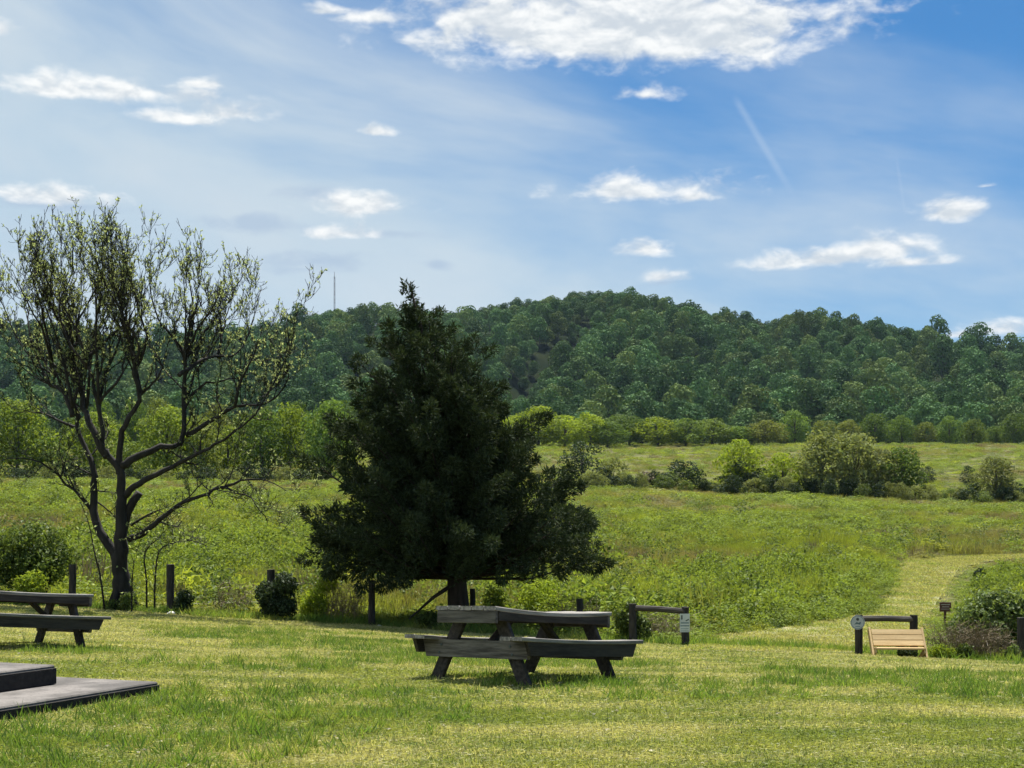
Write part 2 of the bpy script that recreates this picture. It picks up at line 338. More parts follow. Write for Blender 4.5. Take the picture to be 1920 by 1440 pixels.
def ground_mat():
    m, q, o = pmat('ground_soil_and_thatch'); g = q.new('ShaderNodeNewGeometry'); p = g.outputs['Position']
    a = q.mix(q.ramp(q.noise(p, .5, 5.0), .35, .65), (.085, .095, .026), (.14, .135, .045))
    a = q.mix(q.ramp(q.noise(p, 14, 3.0), .45, .7), a, (.05, .055, .02))
    b = q.new('ShaderNodeBsdfPrincipled'); q.l.new(a, b.inputs['Base Color']); b.inputs['Roughness'].default_value = .95; b.inputs['Specular IOR Level'].default_value = .1
    q.l.new(b.outputs[0], o.inputs[0]); return m
M_ground = ground_mat()
def grass_mat(name, green, green2, straw, straw_bias=0.0, trans=.4):
    """mown lawn: green blades with yellow clippings left in mower passes and patches"""
    m, q, o = pmat(name); g = q.new('ShaderNodeNewGeometry'); p = g.outputs['Position']; oi = q.new('ShaderNodeObjectInfo')
    r = g.outputs['Random Per Island']
    pa = q.noise(q.vec('MULTIPLY', p, (.42, .75, 0)), 1.0, 4.0, .55)
    rows = q.noise(q.vec('MULTIPLY', q.vec('ADD', p, q.xyz(0.0, q.math('MULTIPLY', q.noise(p, .3, 2.0), 1.2), 0.0)), (.06, 1.25, 0)), 1.0, 2.0, .5)
    s = q.math('ADD', q.math('MULTIPLY_ADD', pa, 2.0, -1.0 + straw_bias), q.math('MULTIPLY_ADD', rows, 1.5, -.75))
    sy = q.new('ShaderNodeSeparateXYZ'); q.l.new(p, sy.inputs[0]); s = q.math('ADD', s, q.ramp(sy.outputs[1], 12, 20, -.10, .10)); s = q.math('ADD', s, q.math('MULTIPLY_ADD', r, .5, -.25)); s = q.ramp(s, -.18, .28)
    gr = q.mix(q.ramp(q.noise(p, .9, 3.0), .4, .62), green, green2)
    c = q.mix(s, gr, straw)
    f = q.math('MULTIPLY_ADD', q.math('FRACT', q.math('MULTIPLY', r, 9.7)), .7, .65); c = q.mix(1.0, c, q.xyz(f, f, f), 'MULTIPLY')
    b = q.new('ShaderNodeBsdfPrincipled'); q.l.new(c, b.inputs['Base Color']); b.inputs['Roughness'].default_value = .5; b.inputs['Specular IOR Level'].default_value = .3
    t = q.new('ShaderNodeBsdfTranslucent'); q.l.new(q.mix(1.0, c, (1.3, 1.3, .75), 'MULTIPLY'), t.inputs[0])
    x = q.new('ShaderNodeMixShader'); x.inputs[0].default_value = trans; q.l.new(b.outputs[0], x.inputs[1]); q.l.new(t.outputs[0], x.inputs[2]); q.l.new(x.outputs[0], o.inputs[0]); return m
M_lawn = grass_mat('lawn_blades', (.195, .245, .050), (.27, .30, .068), (.46, .435, .19), .02)
M_tall = grass_mat('tall_grass_blades', (.12, .20, .034), (.18, .26, .045), (.32, .34, .085), -.3)
M_trailg = grass_mat('trail_blades', (.23, .29, .05), (.29, .33, .07), (.38, .36, .13), .10)

# ------------------------------------------------------------------ ground sheets
def sheet(name, ys, sx, half, mat, label=None):
    s = np.linspace(-1, 1, sx); s = .45 * s + .55 * s ** 3
    Yg, Sg = np.meshgrid(ys, s, indexing='ij'); Xg = Sg * half(Yg); Zg = H(Xg, Yg)
    V = np.stack([Xg, Yg, Zg], -1).reshape(-1, 3); n, m_ = Yg.shape
    i = (np.arange(n - 1)[:, None] * m_ + np.arange(m_ - 1)).ravel(); Fq = np.stack([i, i + 1, i + m_ + 1, i + m_], 1)
    o = obj(name, arr_mesh(name, V, Fq, True), mat); return tag(o, label, None, None, 'structure')
half = lambda y: 60 + 1.0 * np.abs(y)
ysg = np.concatenate([np.arange(-60, 0, 3.0), np.arange(0, 45, .6), np.arange(45, 120, 2), np.arange(120, 450, 5), [450.0]])
sheet('ground', ysg, 161, half, M_ground)
M_litter = rough_mat('forest_floor', (.012, .018, .010), (.022, .028, .014), .08, bump=0, spec=0.0)
ysh = np.concatenate([np.arange(450, 1000, 7.0), np.geomspace(1000, 1420, 14)])
sheet('hill', ysh, 201, half, M_litter)

# mown trail leading through the gap and up the meadow
EDGE = [(1225, 1290, 1740), (1195, 1330, 1730), (1175, 1500, 1735), (1150, 1640, 1745), (1120, 1668, 1765), (1090, 1675, 1782), (1066, 1690, 1800), (1056, 1705, 1840), (1050, 1735, 1890), (1046, 1780, 1960), (1043, 1850, 2050), (1041, 1930, 2150)]
tl = [gp(a, v) for v, a, b in EDGE]; tr = [gp(b, v) for v, a, b in EDGE]
def densify(P, n=6):
    q = []
    for a, b in zip(P, P[1:]): q += [a.lerp(b, i / n) for i in range(n)]
    return q + [P[-1]]
tl, tr = densify(tl), densify(tr)
mb = MB()
for i in range(len(tl) - 1):
    for j in range(6):
        q = []
        for (ii, jj) in ((i, j), (i, j + 1), (i + 1, j + 1), (i + 1, j)):
            p = tl[ii].lerp(tr[ii], jj / 6); q.append((p.x, p.y, h(p.x, p.y) + .05))
        mb.add(q, [(0, 1, 2, 3)])
M_trail = rough_mat('trail_turf', (.17, .185, .06), (.24, .22, .10), .6, bump=0, coord='Object')
tag(mb.build('trail', M_trail, smooth=True), None, None, None, 'structure')
TRAIL = np.array([(p.x, p.y) for p in tl] + [(p.x, p.y) for p in reversed(tr)])
def in_poly(x, y, poly):
    c = np.zeros(len(x), bool); n = len(poly)
    for i in range(n):
        x0, y0 = poly[i]; x1, y1 = poly[i - 1]
        if y0 == y1: continue
        c ^= ((y0 > y) != (y1 > y)) & (x < (x1 - x0) * (y - y0) / (y1 - y0) + x0)
    return c
LB = [gp(u, v) for u, v in ((-300, 1118), (0, 1131), (230, 1143), (450, 1160), (700, 1172), (870, 1186), (1000, 1195), (1200, 1207), (1290, 1212), (1500, 1219), (1740, 1236), (1920, 1246), (2300, 1262))]
lbx = np.array([p.x for p in LB]); lby = np.array([p.y for p in LB])
def lawn_edge(x): return np.interp(x, lbx, lby)

# ------------------------------------------------------------------ scattering (only for what nobody could count)
def templates(name, objs):
    c = bpy.data.collections.new(name)
    for o in objs: c.objects.link(o)
    return c
def scatter(name, P, R, S, I, coll, label, cat):
    me = bpy.data.meshes.new(name); me.vertices.add(len(P)); me.vertices.foreach_set('co', np.asarray(P, np.float32).ravel())
    a = me.attributes.new('spin', 'FLOAT_VECTOR', 'POINT'); a.data.foreach_set('vector', np.asarray(R, np.float32).ravel())
    a = me.attributes.new('size', 'FLOAT_VECTOR', 'POINT'); a.data.foreach_set('vector', np.asarray(S, np.float32).ravel())
    a = me.attributes.new('pick', 'INT', 'POINT'); a.data.foreach_set('value', np.asarray(I, np.int32))
    me.update(); o = bpy.data.objects.new(name, me); COL.objects.link(o)
    ng = bpy.data.node_groups.new(name, 'GeometryNodeTree')
    ng.interface.new_socket(name='Geometry', in_out='INPUT', socket_type='NodeSocketGeometry'); ng.interface.new_socket(name='Geometry', in_out='OUTPUT', socket_type='NodeSocketGeometry')
    n = ng.nodes; gi = n.new('NodeGroupInput'); go = n.new('NodeGroupOutput'); iop = n.new('GeometryNodeInstanceOnPoints'); ci = n.new('GeometryNodeCollectionInfo')
    ci.inputs['Collection'].default_value = coll; ci.inputs['Separate Children'].default_value = True; ci.inputs['Reset Children'].default_value = True
    iop.inputs['Pick Instance'].default_value = True
    def at(nm, t):
        q = n.new('GeometryNodeInputNamedAttribute'); q.data_type = t; q.inputs[0].default_value = nm; return q.outputs[0]
    L = ng.links.new
    L(gi.outputs[0], iop.inputs['Points']); L(ci.outputs[0], iop.inputs['Instance']); L(at('pick', 'INT'), iop.inputs['Instance Index'])
    L(at('spin', 'FLOAT_VECTOR'), iop.inputs['Rotation']); L(at('size', 'FLOAT_VECTOR'), iop.inputs['Scale']); L(iop.outputs[0], go.inputs[0])
    md = o.modifiers.new('scatter', 'NODES'); md.node_group = ng
    return tag(o, label, cat, None, 'stuff')
def fnoise(x, y, sc, seed=0):
    """cheap smooth 2-D noise in numpy, about 0..1"""
    rg = np.random.default_rng(seed); v = np.zeros_like(x); w = 0
    for o_ in range(3):
        for _ in range(4):
            a = rg.uniform(0, 6.28); f = sc * 2 ** o_ * rg.uniform(.7, 1.3); v += .5 ** o_ * np.sin((x * math.cos(a) + y * math.sin(a)) * f * 6.28 + rg.uniform(0, 6.28)); w += .5 ** o_ * .5
    return .5 + .5 * v / (w * 1.4)

# ---- mown lawn
rng = np.random.default_rng(5)
def tuft(name, mat, nb, rad, hmin, hmax, wid, flat, lean=.7):
    a = rng.uniform(0, 6.28, nb); r = rad * np.sqrt(rng.uniform(0, 1, nb)); C = np.stack([r * np.cos(a), r * np.sin(a), np.full(nb, -.004)], 1)
    Dv = np.stack([rng.normal(0, lean, nb), rng.normal(0, lean, nb), np.ones(nb)], 1)
    fl = rng.uniform(0, 1, nb) < flat; Dv[fl, 2] = rng.uniform(.0, .15, fl.sum()); C[fl, 2] += rng.uniform(.005, .03, fl.sum())
    V, Fq = leaf_arrays(rng, C, Dv, rng.uniform(hmin, hmax, nb), rng.uniform(.7, 1.3, nb) * wid)
    return obj(name, arr_mesh(name, V, Fq), mat, link=False)
lawnc = templates('lawn_tufts', [tuft('lawn_tuft_%d' % i, M_lawn, 52, .15, .025, .062, .0085, .42, 1.0) for i in range(6)])
tallc = templates('tall_tufts', [tuft('tall_tuft_%d' % i, M_tall, 34, .10, .05, .16, .009, .06, .55) for i in range(5)])
trailc = templates('trail_tufts', [tuft('trail_tuft_%d' % i, M_trailg, 34, .22, .04, .09, .014, .3) for i in range(4)])
def scat_pts(rng, n, y0, y1, fan, margin, keep):
    y = np.sqrt(rng.uniform(y0 ** 2, y1 ** 2, n)) if fan else rng.uniform(y0, y1, n)
    x = rng.uniform(-1, 1, n) * (y * .37 * margin + 1.2); m_ = keep(x, y); return x[m_], y[m_]
STEPS = []                                              # footprints kept free of grass, filled below
CO = pt(297, 1278, 12.5)                                # corner of the lower concrete step
e1 = Vector((-.38, -.925, 0)).normalized(); e2 = Vector((-.925, .38, 0)).normalized()
def quad_xy(o_, a, la, b, lb): return np.array([((o_ + a * i * la + b * j * lb).x, (o_ + a * i * la + b * j * lb).y) for i, j in ((0, 0), (1, 0), (1, 1), (0, 1))])
LOWER = quad_xy(CO, e1, 3.2, e2, 3.4)
def lawn_keep(x, y): return (y < lawn_edge(x) + rng.normal(0, .15, len(x))) & ~in_poly(x, y, LOWER)
X, Yp, Sz = [], [], []
for (y0, y1, n, s) in ((7.5, 12, 15000, 1.0), (12, 19, 20000, 1.1), (19, 33.5, 26000, 1.35)):
    x, y = scat_pts(rng, n, y0, y1, True, 1.25, lawn_keep); X.append(x); Yp.append(y); Sz.append(np.full(len(x), s))
x, y, s = map(np.concatenate, (X, Yp, Sz)); n = len(x); s = s * rng.uniform(.75, 1.25, n)
R = np.stack([np.zeros(n), np.zeros(n), rng.uniform(0, 6.28, n)], 1)
scatter('lawn_grass', np.stack([x, y, H(x, y)], 1), R, np.stack([s, s, s * rng.uniform(.7, 1.2, n)], 1), rng.integers(0, 6, n), lawnc, 'short mown lawn grass with yellow clippings lying in mower rows', 'grass')
# taller patches the mower missed
def patch_keep(x, y):
    f = fnoise(x * .6, y, .16, 3); k_ = (f > .61) & (y < 26)
    for (u, v, r) in ((430, 1330, 1.5), (250, 1390, 1.2), (560, 1360, .8), (180, 1345, .9), (980, 1285, .55), (1120, 1285, .7), (850, 1275, .35), (1060, 1290, .6), (1250, 1305, .8), (1400, 1300, .6), (120, 1225, .6), (420, 1250, 1.0), (580, 1245, .8), (720, 1300, .6), (100, 1345, .9), (200, 1315, .5)):
        g = gp(u, v); k_ |= ((x - g.x) / 1.6) ** 2 + (y - g.y) ** 2 < (r * rng.uniform(.3, 1.1, len(x))) ** 2
    for q_ in np.linspace(0, 1, 14): g = CO + e1 * (3.2 * q_) - e2 * .08; k_ |= (x - g.x) ** 2 + (y - g.y) ** 2 < (.2 * rng.uniform(.2, 1.1, len(x))) ** 2
    edge = (y > lawn_edge(x) - .9) & (rng.uniform(0, 1, len(x)) < .9)
    return (k_ | edge) & (y < lawn_edge(x) + .6) & ~in_poly(x, y, LOWER) & (rng.uniform(0, 1, len(x)) < .8)
x, y = scat_pts(rng, 26000, 7.5, 34, True, 1.2, patch_keep); n = len(x); s = rng.uniform(.55, 1.25, n) * (1 + .9 * (y > lawn_edge(x) - 1.0))
R = np.stack([np.zeros(n), np.zeros(n), rng.uniform(0, 6.28, n)], 1)
scatter('tall_grass', np.stack([x, y, H(x, y)], 1), R, np.stack([s, s, s * rng.uniform(.6, 1.1, n)], 1), rng.integers(0, 5, n), tallc, 'taller green grass tufts left standing in patches of the lawn', 'grass')
# pale leaf-shaped bits lying in the grass
bit = leaf_mat('pale_bits', (.62, .60, .46), (.45, .38, .24), .2, .3, hv=.2)
bitc = templates('bit_templates', [obj('bit_%d' % i, arr_mesh('bit', *leaf_arrays(rng, np.zeros((2, 3)) + rng.normal(0, .02, (2, 3)) * np.array([1, 1, .2]), rng.normal(0, 1, (2, 3)) * np.array([1, 1, .3]), .045, .02)), bit, link=False) for i in range(3)])
x, y = scat_pts(rng, 900, 8, 24, True, 1.2, lawn_keep); n = len(x); s = rng.uniform(.4, 1.0, n)
scatter('pale_lawn_bits', np.stack([x, y, H(x, y) + .04], 1), np.stack([np.zeros(n), np.zeros(n), rng.uniform(0, 6.28, n)], 1), np.stack([s, s, s], 1), rng.integers(0, 3, n), bitc, 'pale leaf-shaped bits scattered over the lawn', 'leaf litter')
# trail turf
y = rng.uniform(TRAIL[:, 1].min(), TRAIL[:, 1].max(), 40000); x = rng.uniform(TRAIL[:, 0].min(), TRAIL[:, 0].max(), 40000); m_ = in_poly(x, y, TRAIL); x, y = x[m_], y[m_]; n = len(x)
s = rng.uniform(.9, 1.5, n) * (1 + (y - 30) / 60); R = np.stack([np.zeros(n), np.zeros(n), rng.uniform(0, 6.28, n)], 1)
scatter('trail_grass', np.stack([x, y, H(x, y) + .05], 1), R, np.stack([s, s, s * .8], 1), rng.integers(0, 4, n), trailc, 'short worn grass on the curving mown trail', 'grass')

# ---- meadow herbs and brush beyond the fence
def herb(name, mat, nl, rad, hgt, L, Wd, stems=0, mat2=None):
    a = rng.uniform(0, 6.28, nl); r = rad * rng.uniform(0, 1, nl) ** .6; z = hgt * (rng.uniform(0, 1, nl) ** .7) * (1 - .55 * (r / rad) ** 2)
    C = np.stack([r * np.cos(a), r * np.sin(a), z], 1); Dv = np.stack([np.cos(a) * .8, np.sin(a) * .8, np.full(nl, .55)], 1) + rng.normal(0, .55, (nl, 3))
    return obj(name, arr_mesh(name, *leaf_arrays(rng, C, Dv, rng.uniform(.6, 1.3, nl) * L, rng.uniform(.7, 1.2, nl) * Wd, nrm=np.stack([np.cos(a) * .7, np.sin(a) * .7, np.full(nl, .75)], 1), jit=.5)), mat, link=False)
def stalks(name, mat, ns, rad, hgt):
    a = rng.uniform(0, 6.28, ns); r = rad * np.sqrt(rng.uniform(0, 1, ns)); C = np.stack([r * np.cos(a), r * np.sin(a), np.full(ns, -.02)], 1); Dv = np.stack([rng.normal(0, .22, ns), rng.normal(0, .22, ns), np.ones(ns)], 1)
    p1 = leaf_arrays(rng, C, Dv, rng.uniform(.5, 1, ns) * hgt, .014)
    C2 = C + unit(Dv) * (rng.uniform(.4, .9, ns) * hgt)[:, None] * .6; p2 = leaf_arrays(rng, C2, Dv + rng.normal(0, .7, (ns, 3)), .2 * hgt, .012)
    return obj(name, arr_mesh(name, *cat_arrays([p1, p2])), mat, link=False)
mc = templates('meadow_plants', [herb('a_herb_%d' % i, M_weed, 130, .42, .42, .15, .06) for i in range(4)] + [herb('b_bush_%d' % i, M_weed2, 190, .50, .85, .12, .07) for i in range(3)] + [stalks('c_stalk_%d' % i, M_dead, 40, .35, .8) for i in range(2)] + [herb('d_dark_%d' % i, M_shrub, 200, .42, .9, .10, .06) for i in range(2)] + [stalks('e_grass_%d' % i, M_weed, 120, .5, .75) for i in range(3)])
X, Yp, Sz = [], [], []
def mkeep(x, y): return (y > lawn_edge(x) + .15) & ~in_poly(x, y, TRAIL)
for (y0, y1, n, s) in ((28, 45, 9500, 1.0), (45, 75, 13000, 1.0), (75, 120, 14000, 1.35), (120, 200, 13000, 1.9), (200, 400, 16000, 2.8)):
    x, y = scat_pts(rng, n, y0, y1, True, 1.2, mkeep); X.append(x); Yp.append(y); Sz.append(np.full(len(x), s))
x, y, s = map(np.concatenate, (X, Yp, Sz)); n = len(x)
f = fnoise(x, y * .6, .045, 9); r = rng.uniform(0, 1, n)
I = np.where(r < .025 + .12 * (f < .34), rng.integers(7, 9, n), np.where(r < .05 + .55 * (f > .58) + .12, rng.integers(4, 7, n), rng.integers(0, 4, n)))
s = s * (.45 + .95 * rng.uniform(0, 1, n) ** 2.2) * np.where((y > 150), .85, 1); s = s * np.where((rng.uniform(0, 1, n) < .03) & (y > 34) & (y < 110), 1.5, 1.0); near = np.clip((y - lawn_edge(x)) / 5, .5, 1); sz = s * near * np.interp(y, [30, 60, 90, 140], [1.05, .9, .6, .38]) * rng.uniform(.7, 1.15, n)
g2 = fnoise(x, y * .5, .07, 31); I = np.where((I < 4) & (rng.uniform(0, 1, n) < np.where(g2 > .52, .6, .12)), rng.integers(11, 14, n), I)
I = np.where(rng.uniform(0, 1, n) < .06, rng.integers(9, 11, n), I)
nt = in_poly(x, y + 1.5, TRAIL) | in_poly(x, y + 4, TRAIL); sz = np.where(nt, sz * .45, sz); ns_ = in_poly(x + .9, y, TRAIL) | in_poly(x - .9, y, TRAIL); ns2 = in_poly(x + 2.2, y, TRAIL); sz = np.where(ns_, sz * .5, np.where(ns2, sz * .75, sz)); s = np.where(ns_, s * .75, s); s = np.where(nt, s * .8, s)
R = np.stack([rng.normal(0, .12, n), rng.normal(0, .12, n), rng.uniform(0, 6.28, n)], 1)
scatter('meadow_plants', np.stack([x, y, H(x, y) - .03], 1), R, np.stack([s, s, sz], 1), I, mc, 'rough green meadow of leafy herbs and brush beyond the fence posts', 'meadow')

# ------------------------------------------------------------------ tree builders
def lobes_crown(rng, lobes, N, L, Wd, up=.35, jit=.42, inner=.35):
    """leaves on and inside overlapping lobes, so the outline stays uneven"""
    cs = np.array([l[:3] for l in lobes]); rs = np.array([l[3] for l in lobes]); w = rs ** 2 / (rs ** 2).sum()
    i = rng.choice(len(lobes), N, p=w); d = unit(rng.normal(size=(N, 3)) + np.array([0, 0, up])); q = rs[i] * rng.uniform(inner, 1.08, N) ** .5
    C = cs[i] + d * q[:, None] * np.array([1, 1, .85]); Dv = rng.normal(0, 1, (N, 3)) + np.array([0, 0, -.3])
    return leaf_arrays(rng, C, Dv, rng.uniform(.6, 1.3, N) * L, rng.uniform(.7, 1.2, N) * Wd, nrm=d, jit=jit)
def tree_meshes(name, seed, ht, wd, N, leaf, low=.12, nl=14, stem=.09, bare=0.0, jit=.42, inner=.35, lr=(.15, .23)):
    rg = np.random.default_rng(seed); lob = []
    for j in range(nl):
        t = (j + .5) / nl; z = ht * (low + (1 - low) * (.12 + .78 * t)); rr = wd / 2 * math.sin(math.pi * min(1, .22 + .70 * t)) ** .7
        a = j * 2.4 + rg.uniform(-.5, .5); rad = wd * rg.uniform(*lr) * (1.05 - .25 * t); r = max(0, rr - rad * .8) * rg.uniform(.55, 1.0)
        lob.append((r * math.cos(a), r * math.sin(a), min(z, ht - rad * .85), rad))
    V, Fq = lobes_crown(rg, lob, N, leaf, leaf * .75, jit=jit, inner=inner); crown = arr_mesh(name + '_crown', V, Fq)
    mb = MB(); top = ht * .72; r0 = stem * wd / 4
    mb.tube([(0, 0, -.4), (.03 * wd, 0, top * .4), (-.02 * wd, .02 * wd, top)], [r0 * 1.2, r0 * .8, r0 * .2], 6)
    for (a, b, c, rad) in lob:
        if bare or rg.uniform() < .7: z0 = c * rg.uniform(.35, .6); mb.tube([(0, 0, z0), (a * .5, b * .5, (z0 + c) * .55), (a, b, c)], [r0 * .5, r0 * .32, r0 * .12], 5, False)
    return crown, mb.mesh(name + '_trunk', True)
def place_tree(name, meshes, mat, bark, loc, sx, sz, rz, label, group=None, cat='tree'):
    root = thing(name, loc, label, cat, group, rz); root.scale = (sx, sx, sz)
    for nm, me, mt in (('crown', meshes[0], mat), ('trunk', meshes[1], bark)):
        o = bpy.data.objects.new(nm, me); COL.objects.link(o); o.parent = root
        if not me.materials: me.materials.append(mt)
        if me.materials[0] is not mt: o.material_slots[0].link = 'OBJECT'; o.material_slots[0].material = mt
    return root

# ---- hill forest
hrng = np.random.default_rng(21)
hill_me = []
for i in range(9):
    c, t = tree_meshes('forest_tree', 100 + i, 13 + (i % 3) * 1.5, 10.5 + (i % 2), 1150, .95, .2, 8, jit=.24, inner=.82, lr=(.21, .30))
    V = np.empty(len(c.vertices) * 3, np.float32); c.vertices.foreach_get('co', V); V = V.reshape(-1, 3); n0 = len(V); Fq = np.arange(n0, dtype=np.int32).reshape(-1, 4)
    tv = np.array([v.co[:] for v in t.vertices], np.float32); tf = [list(p.vertices) for p in t.polygons]; t4 = np.array([f for f in tf if len(f) == 4], np.int32)
    me = arr_mesh('forest_tree', np.concatenate([V, tv]), [Fq, t4 + n0], mi=[0] * len(Fq) + [1] * len(t4)); me.materials.append(M_hill); me.materials.append(M_bark_far); hill_me.append(me)
cell = 11.0; gx, gy = np.meshgrid(np.arange(-470, 470, cell), np.arange(452, 955, cell)); gx = gx.ravel(); gy = gy.ravel(); n = len(gx)
gx = gx + hrng.uniform(-.42, .42, n) * cell; gy = gy + hrng.uniform(-.42, .42, n) * cell
gt = (gy - HB) / (RY - HB); m_ = (np.abs(gx) < gy * .37 * 1.12 + 15)
gulx = 14 + (gt - .4) * 60 + 8 * np.sin(gt * 9 + 14); ing = (np.abs(gx - gulx) < 11) & (gt > .12) & (gt < .72)
m_ &= ~(ing & (hrng.uniform(0, 1, n) < .35)) & (hrng.uniform(0, 1, n) < .93)
gx = np.concatenate([gx[m_], hrng.uniform(-400, 400, 330)]); gy = np.concatenate([gy[m_], hrng.uniform(RY - 60, RY + 25, 330)]); n = len(gx); gz = H(gx, gy) - .5; gs = hrng.uniform(.66, 1.42, n) * np.where(hrng.uniform(0, 1, n) < .2, 1.15, 1); gi = hrng.integers(0, 9, n); gh = hrng.uniform(.78, 1.1, n); rid = np.clip((gy - RY + 110) / 70, 0, 1); gs = gs * (1 - rid) + rid * hrng.uniform(.7, 1.0, n); gh = gh * (1 - rid) + rid * hrng.uniform(.85, 1.0, n); gr = hrng.uniform(0, 6.28, n); tt = (gy - HB) / (RY - HB); gg = np.exp(-((gx - (14 + (tt - .4) * 60 + 8 * np.sin(tt * 9 + 14))) / 12) ** 2) * ((tt > .1) & (tt < .75)); gs = gs * (1 - .5 * gg)
gu = UC + gx / gy * F; gv = VH - (gz + 10 - ZC) / gy * F
vis = np.where((gu > 570) & (gu < 1900) & (gv < 790) & (gy < RY - 10))[0]; pick = vis[np.argsort(gy[vis] / gs[vis])][:298]; rest = np.setdiff1d(np.arange(n), pick)
for j in pick:
    o = bpy.data.objects.new('forest_tree', hill_me[gi[j]]); COL.objects.link(o); o.location = (gx[j], gy[j], gz[j]); o.rotation_euler = (0, 0, gr[j]); o.scale = (gs[j], gs[j], gs[j] * gh[j])
    tag(o, 'round green broadleaf tree on the lower slope of the wooded hill', 'tree', 'trees on the lower slope of the hill')
fc = templates('forest_templates', [obj('forest_%d' % i, me, [], link=False) for i, me in enumerate(hill_me)])
scatter('forest', np.stack([gx, gy, gz], 1)[rest], np.stack([np.zeros(n), np.zeros(n), gr], 1)[rest], np.stack([gs, gs, gs * gh], 1)[rest], gi[rest], fc, 'dense green forest covering the upper slopes and ridge of the hill', 'forest')

# ---- tree line at the foot of the hill, and belt across the meadow
TM = [tree_meshes('leafy_tree', 200 + i, 8, 7.4, 2600, .36, .06, 16) for i in range(5)]
SM = [tree_meshes('shrub', 300 + i, 3, 4.2, 1300, .24, .0, 9, .05) for i in range(4)]
CM = [tree_meshes('conifer', 320 + i, 6, 4.6, 1800, .24, .04, 14) for i in range(2)]
prng = random.Random(8)
LINE = [(585, 770, 60), (640, 762, 70), (700, 768, 70), (900, 770, 70), (960, 775, 64), (1010, 776, 72), (1060, 772, 70), (1105, 782, 60), (1140, 790, 56), (1180, 786, 62), (1232, 782, 70), (1285, 796, 60), (1335, 788, 66), (1385, 800, 56), (1435, 796, 60), (1490, 800, 64), (1545, 806, 60), (1590, 800, 60), (1640, 806, 60), (1690, 812, 56), (1735, 810, 56), (1780, 814, 52), (1825, 810, 56), (1868, 812, 56), (1905, 806, 60), (1950, 806, 60)]
for i, (u, v, w) in enumerate(LINE):
    Y = (342 if u < 1460 else 395) + prng.uniform(-10, 10); v += prng.uniform(-16, 8); p = on(u, Y, -.3); ht = (ZC - (v - VH) / F * Y) - p.z; wm = w / F * Y * (1.65 if u < 1460 else 1.2); ht += 0 if u < 1460 else 3.0
    yel = 950 < u < 1110 or u == 1232
    place_tree('leafy_tree', TM[i % 5], M_yel if yel else M_mid, M_bark_far, p, wm / 7.4, ht / 8, prng.uniform(0, 6.28), 'yellow-green spring tree in the row at the foot of the hill' if yel else 'mid green tree in the row at the foot of the hill', 'yellow-green trees at the foot of the hill' if yel else 'mid green trees at the foot of the hill')
# second row, lower, closing the foot of the hill
for i in range(14):
    u = 560 + i * 46 + prng.uniform(-12, 12); Y = 428 + prng.uniform(-8, 8); p = on(u, Y, -.3)
    place_tree('leafy_tree', TM[(i * 2 + 1) % 5], M_mid, M_bark_far, p, prng.uniform(1.6, 2.3), prng.uniform(.85, 1.5), prng.uniform(0, 6.28), 'mid green tree in the row at the foot of the hill', 'mid green trees at the foot of the hill')
# left belt (bright trees behind the meadow) and its dark undergrowth
LEFT = [(-40, 775, 100), (30, 772, 100), (95, 792, 90), (165, 778, 95), (235, 800, 90), (300, 768, 95), (365, 772, 95), (425, 780, 90), (480, 768, 100), (545, 766, 100), (610, 760, 100)]
for i, (u, v, w) in enumerate(LEFT):
    Y = 176 + prng.uniform(-8, 8); v += prng.uniform(-28, 26); u += prng.uniform(-14, 14); w *= prng.uniform(.7, 1.05); p = on(u, Y, -.2); ht = (ZC - (v - VH) / F * Y) - p.z
    place_tree('leafy_tree', TM[(i * 3) % 5], M_spring if i % 2 else M_mid, M_bark_far, p, w / F * Y * 1.5 / 7.4, ht / 8, prng.uniform(0, 6.28), *(('yellow-green tree in the belt behind the bare tree', 'yellow-green trees of the belt behind the bare tree') if i % 2 else ('deeper green tree in the belt behind the bare tree', 'deeper green trees of the belt behind the bare tree')))
for i in range(13):
    u = -30 + i * 54 + prng.uniform(-16, 16); Y = 262 + prng.uniform(-15, 15); p = on(u, Y, -.3); ht = (ZC - (prng.uniform(742, 785) - VH) / F * Y) - p.z
    place_tree('leafy_tree', TM[(i + 2) % 5], M_mid, M_bark_far, p, prng.uniform(62, 90) / F * Y / 7.4, ht / 8, prng.uniform(0, 6.28), 'tall mid green tree farther behind the belt at the bare tree', 'tall trees behind the left belt')
for i in range(18):
    u = -20 + i * 37 + prng.uniform(-10, 10); Y = 163 + prng.uniform(-3, 3); p = on(u, Y, -.2); w = prng.uniform(45, 65)
    place_tree('dark_shrub', SM[i % 4], M_dkgr if i % 3 else M_olive, M_bark_far, p, w / F * Y / 4.2, prng.uniform(26, 42) / F * Y / 3, prng.uniform(0, 6.28), 'dark shrub under the bright trees behind the bare tree' if i % 3 else 'olive shrub under the bright trees behind the bare tree', 'dark shrubs under the left belt' if i % 3 else 'olive shrubs under the left belt', 'shrub')
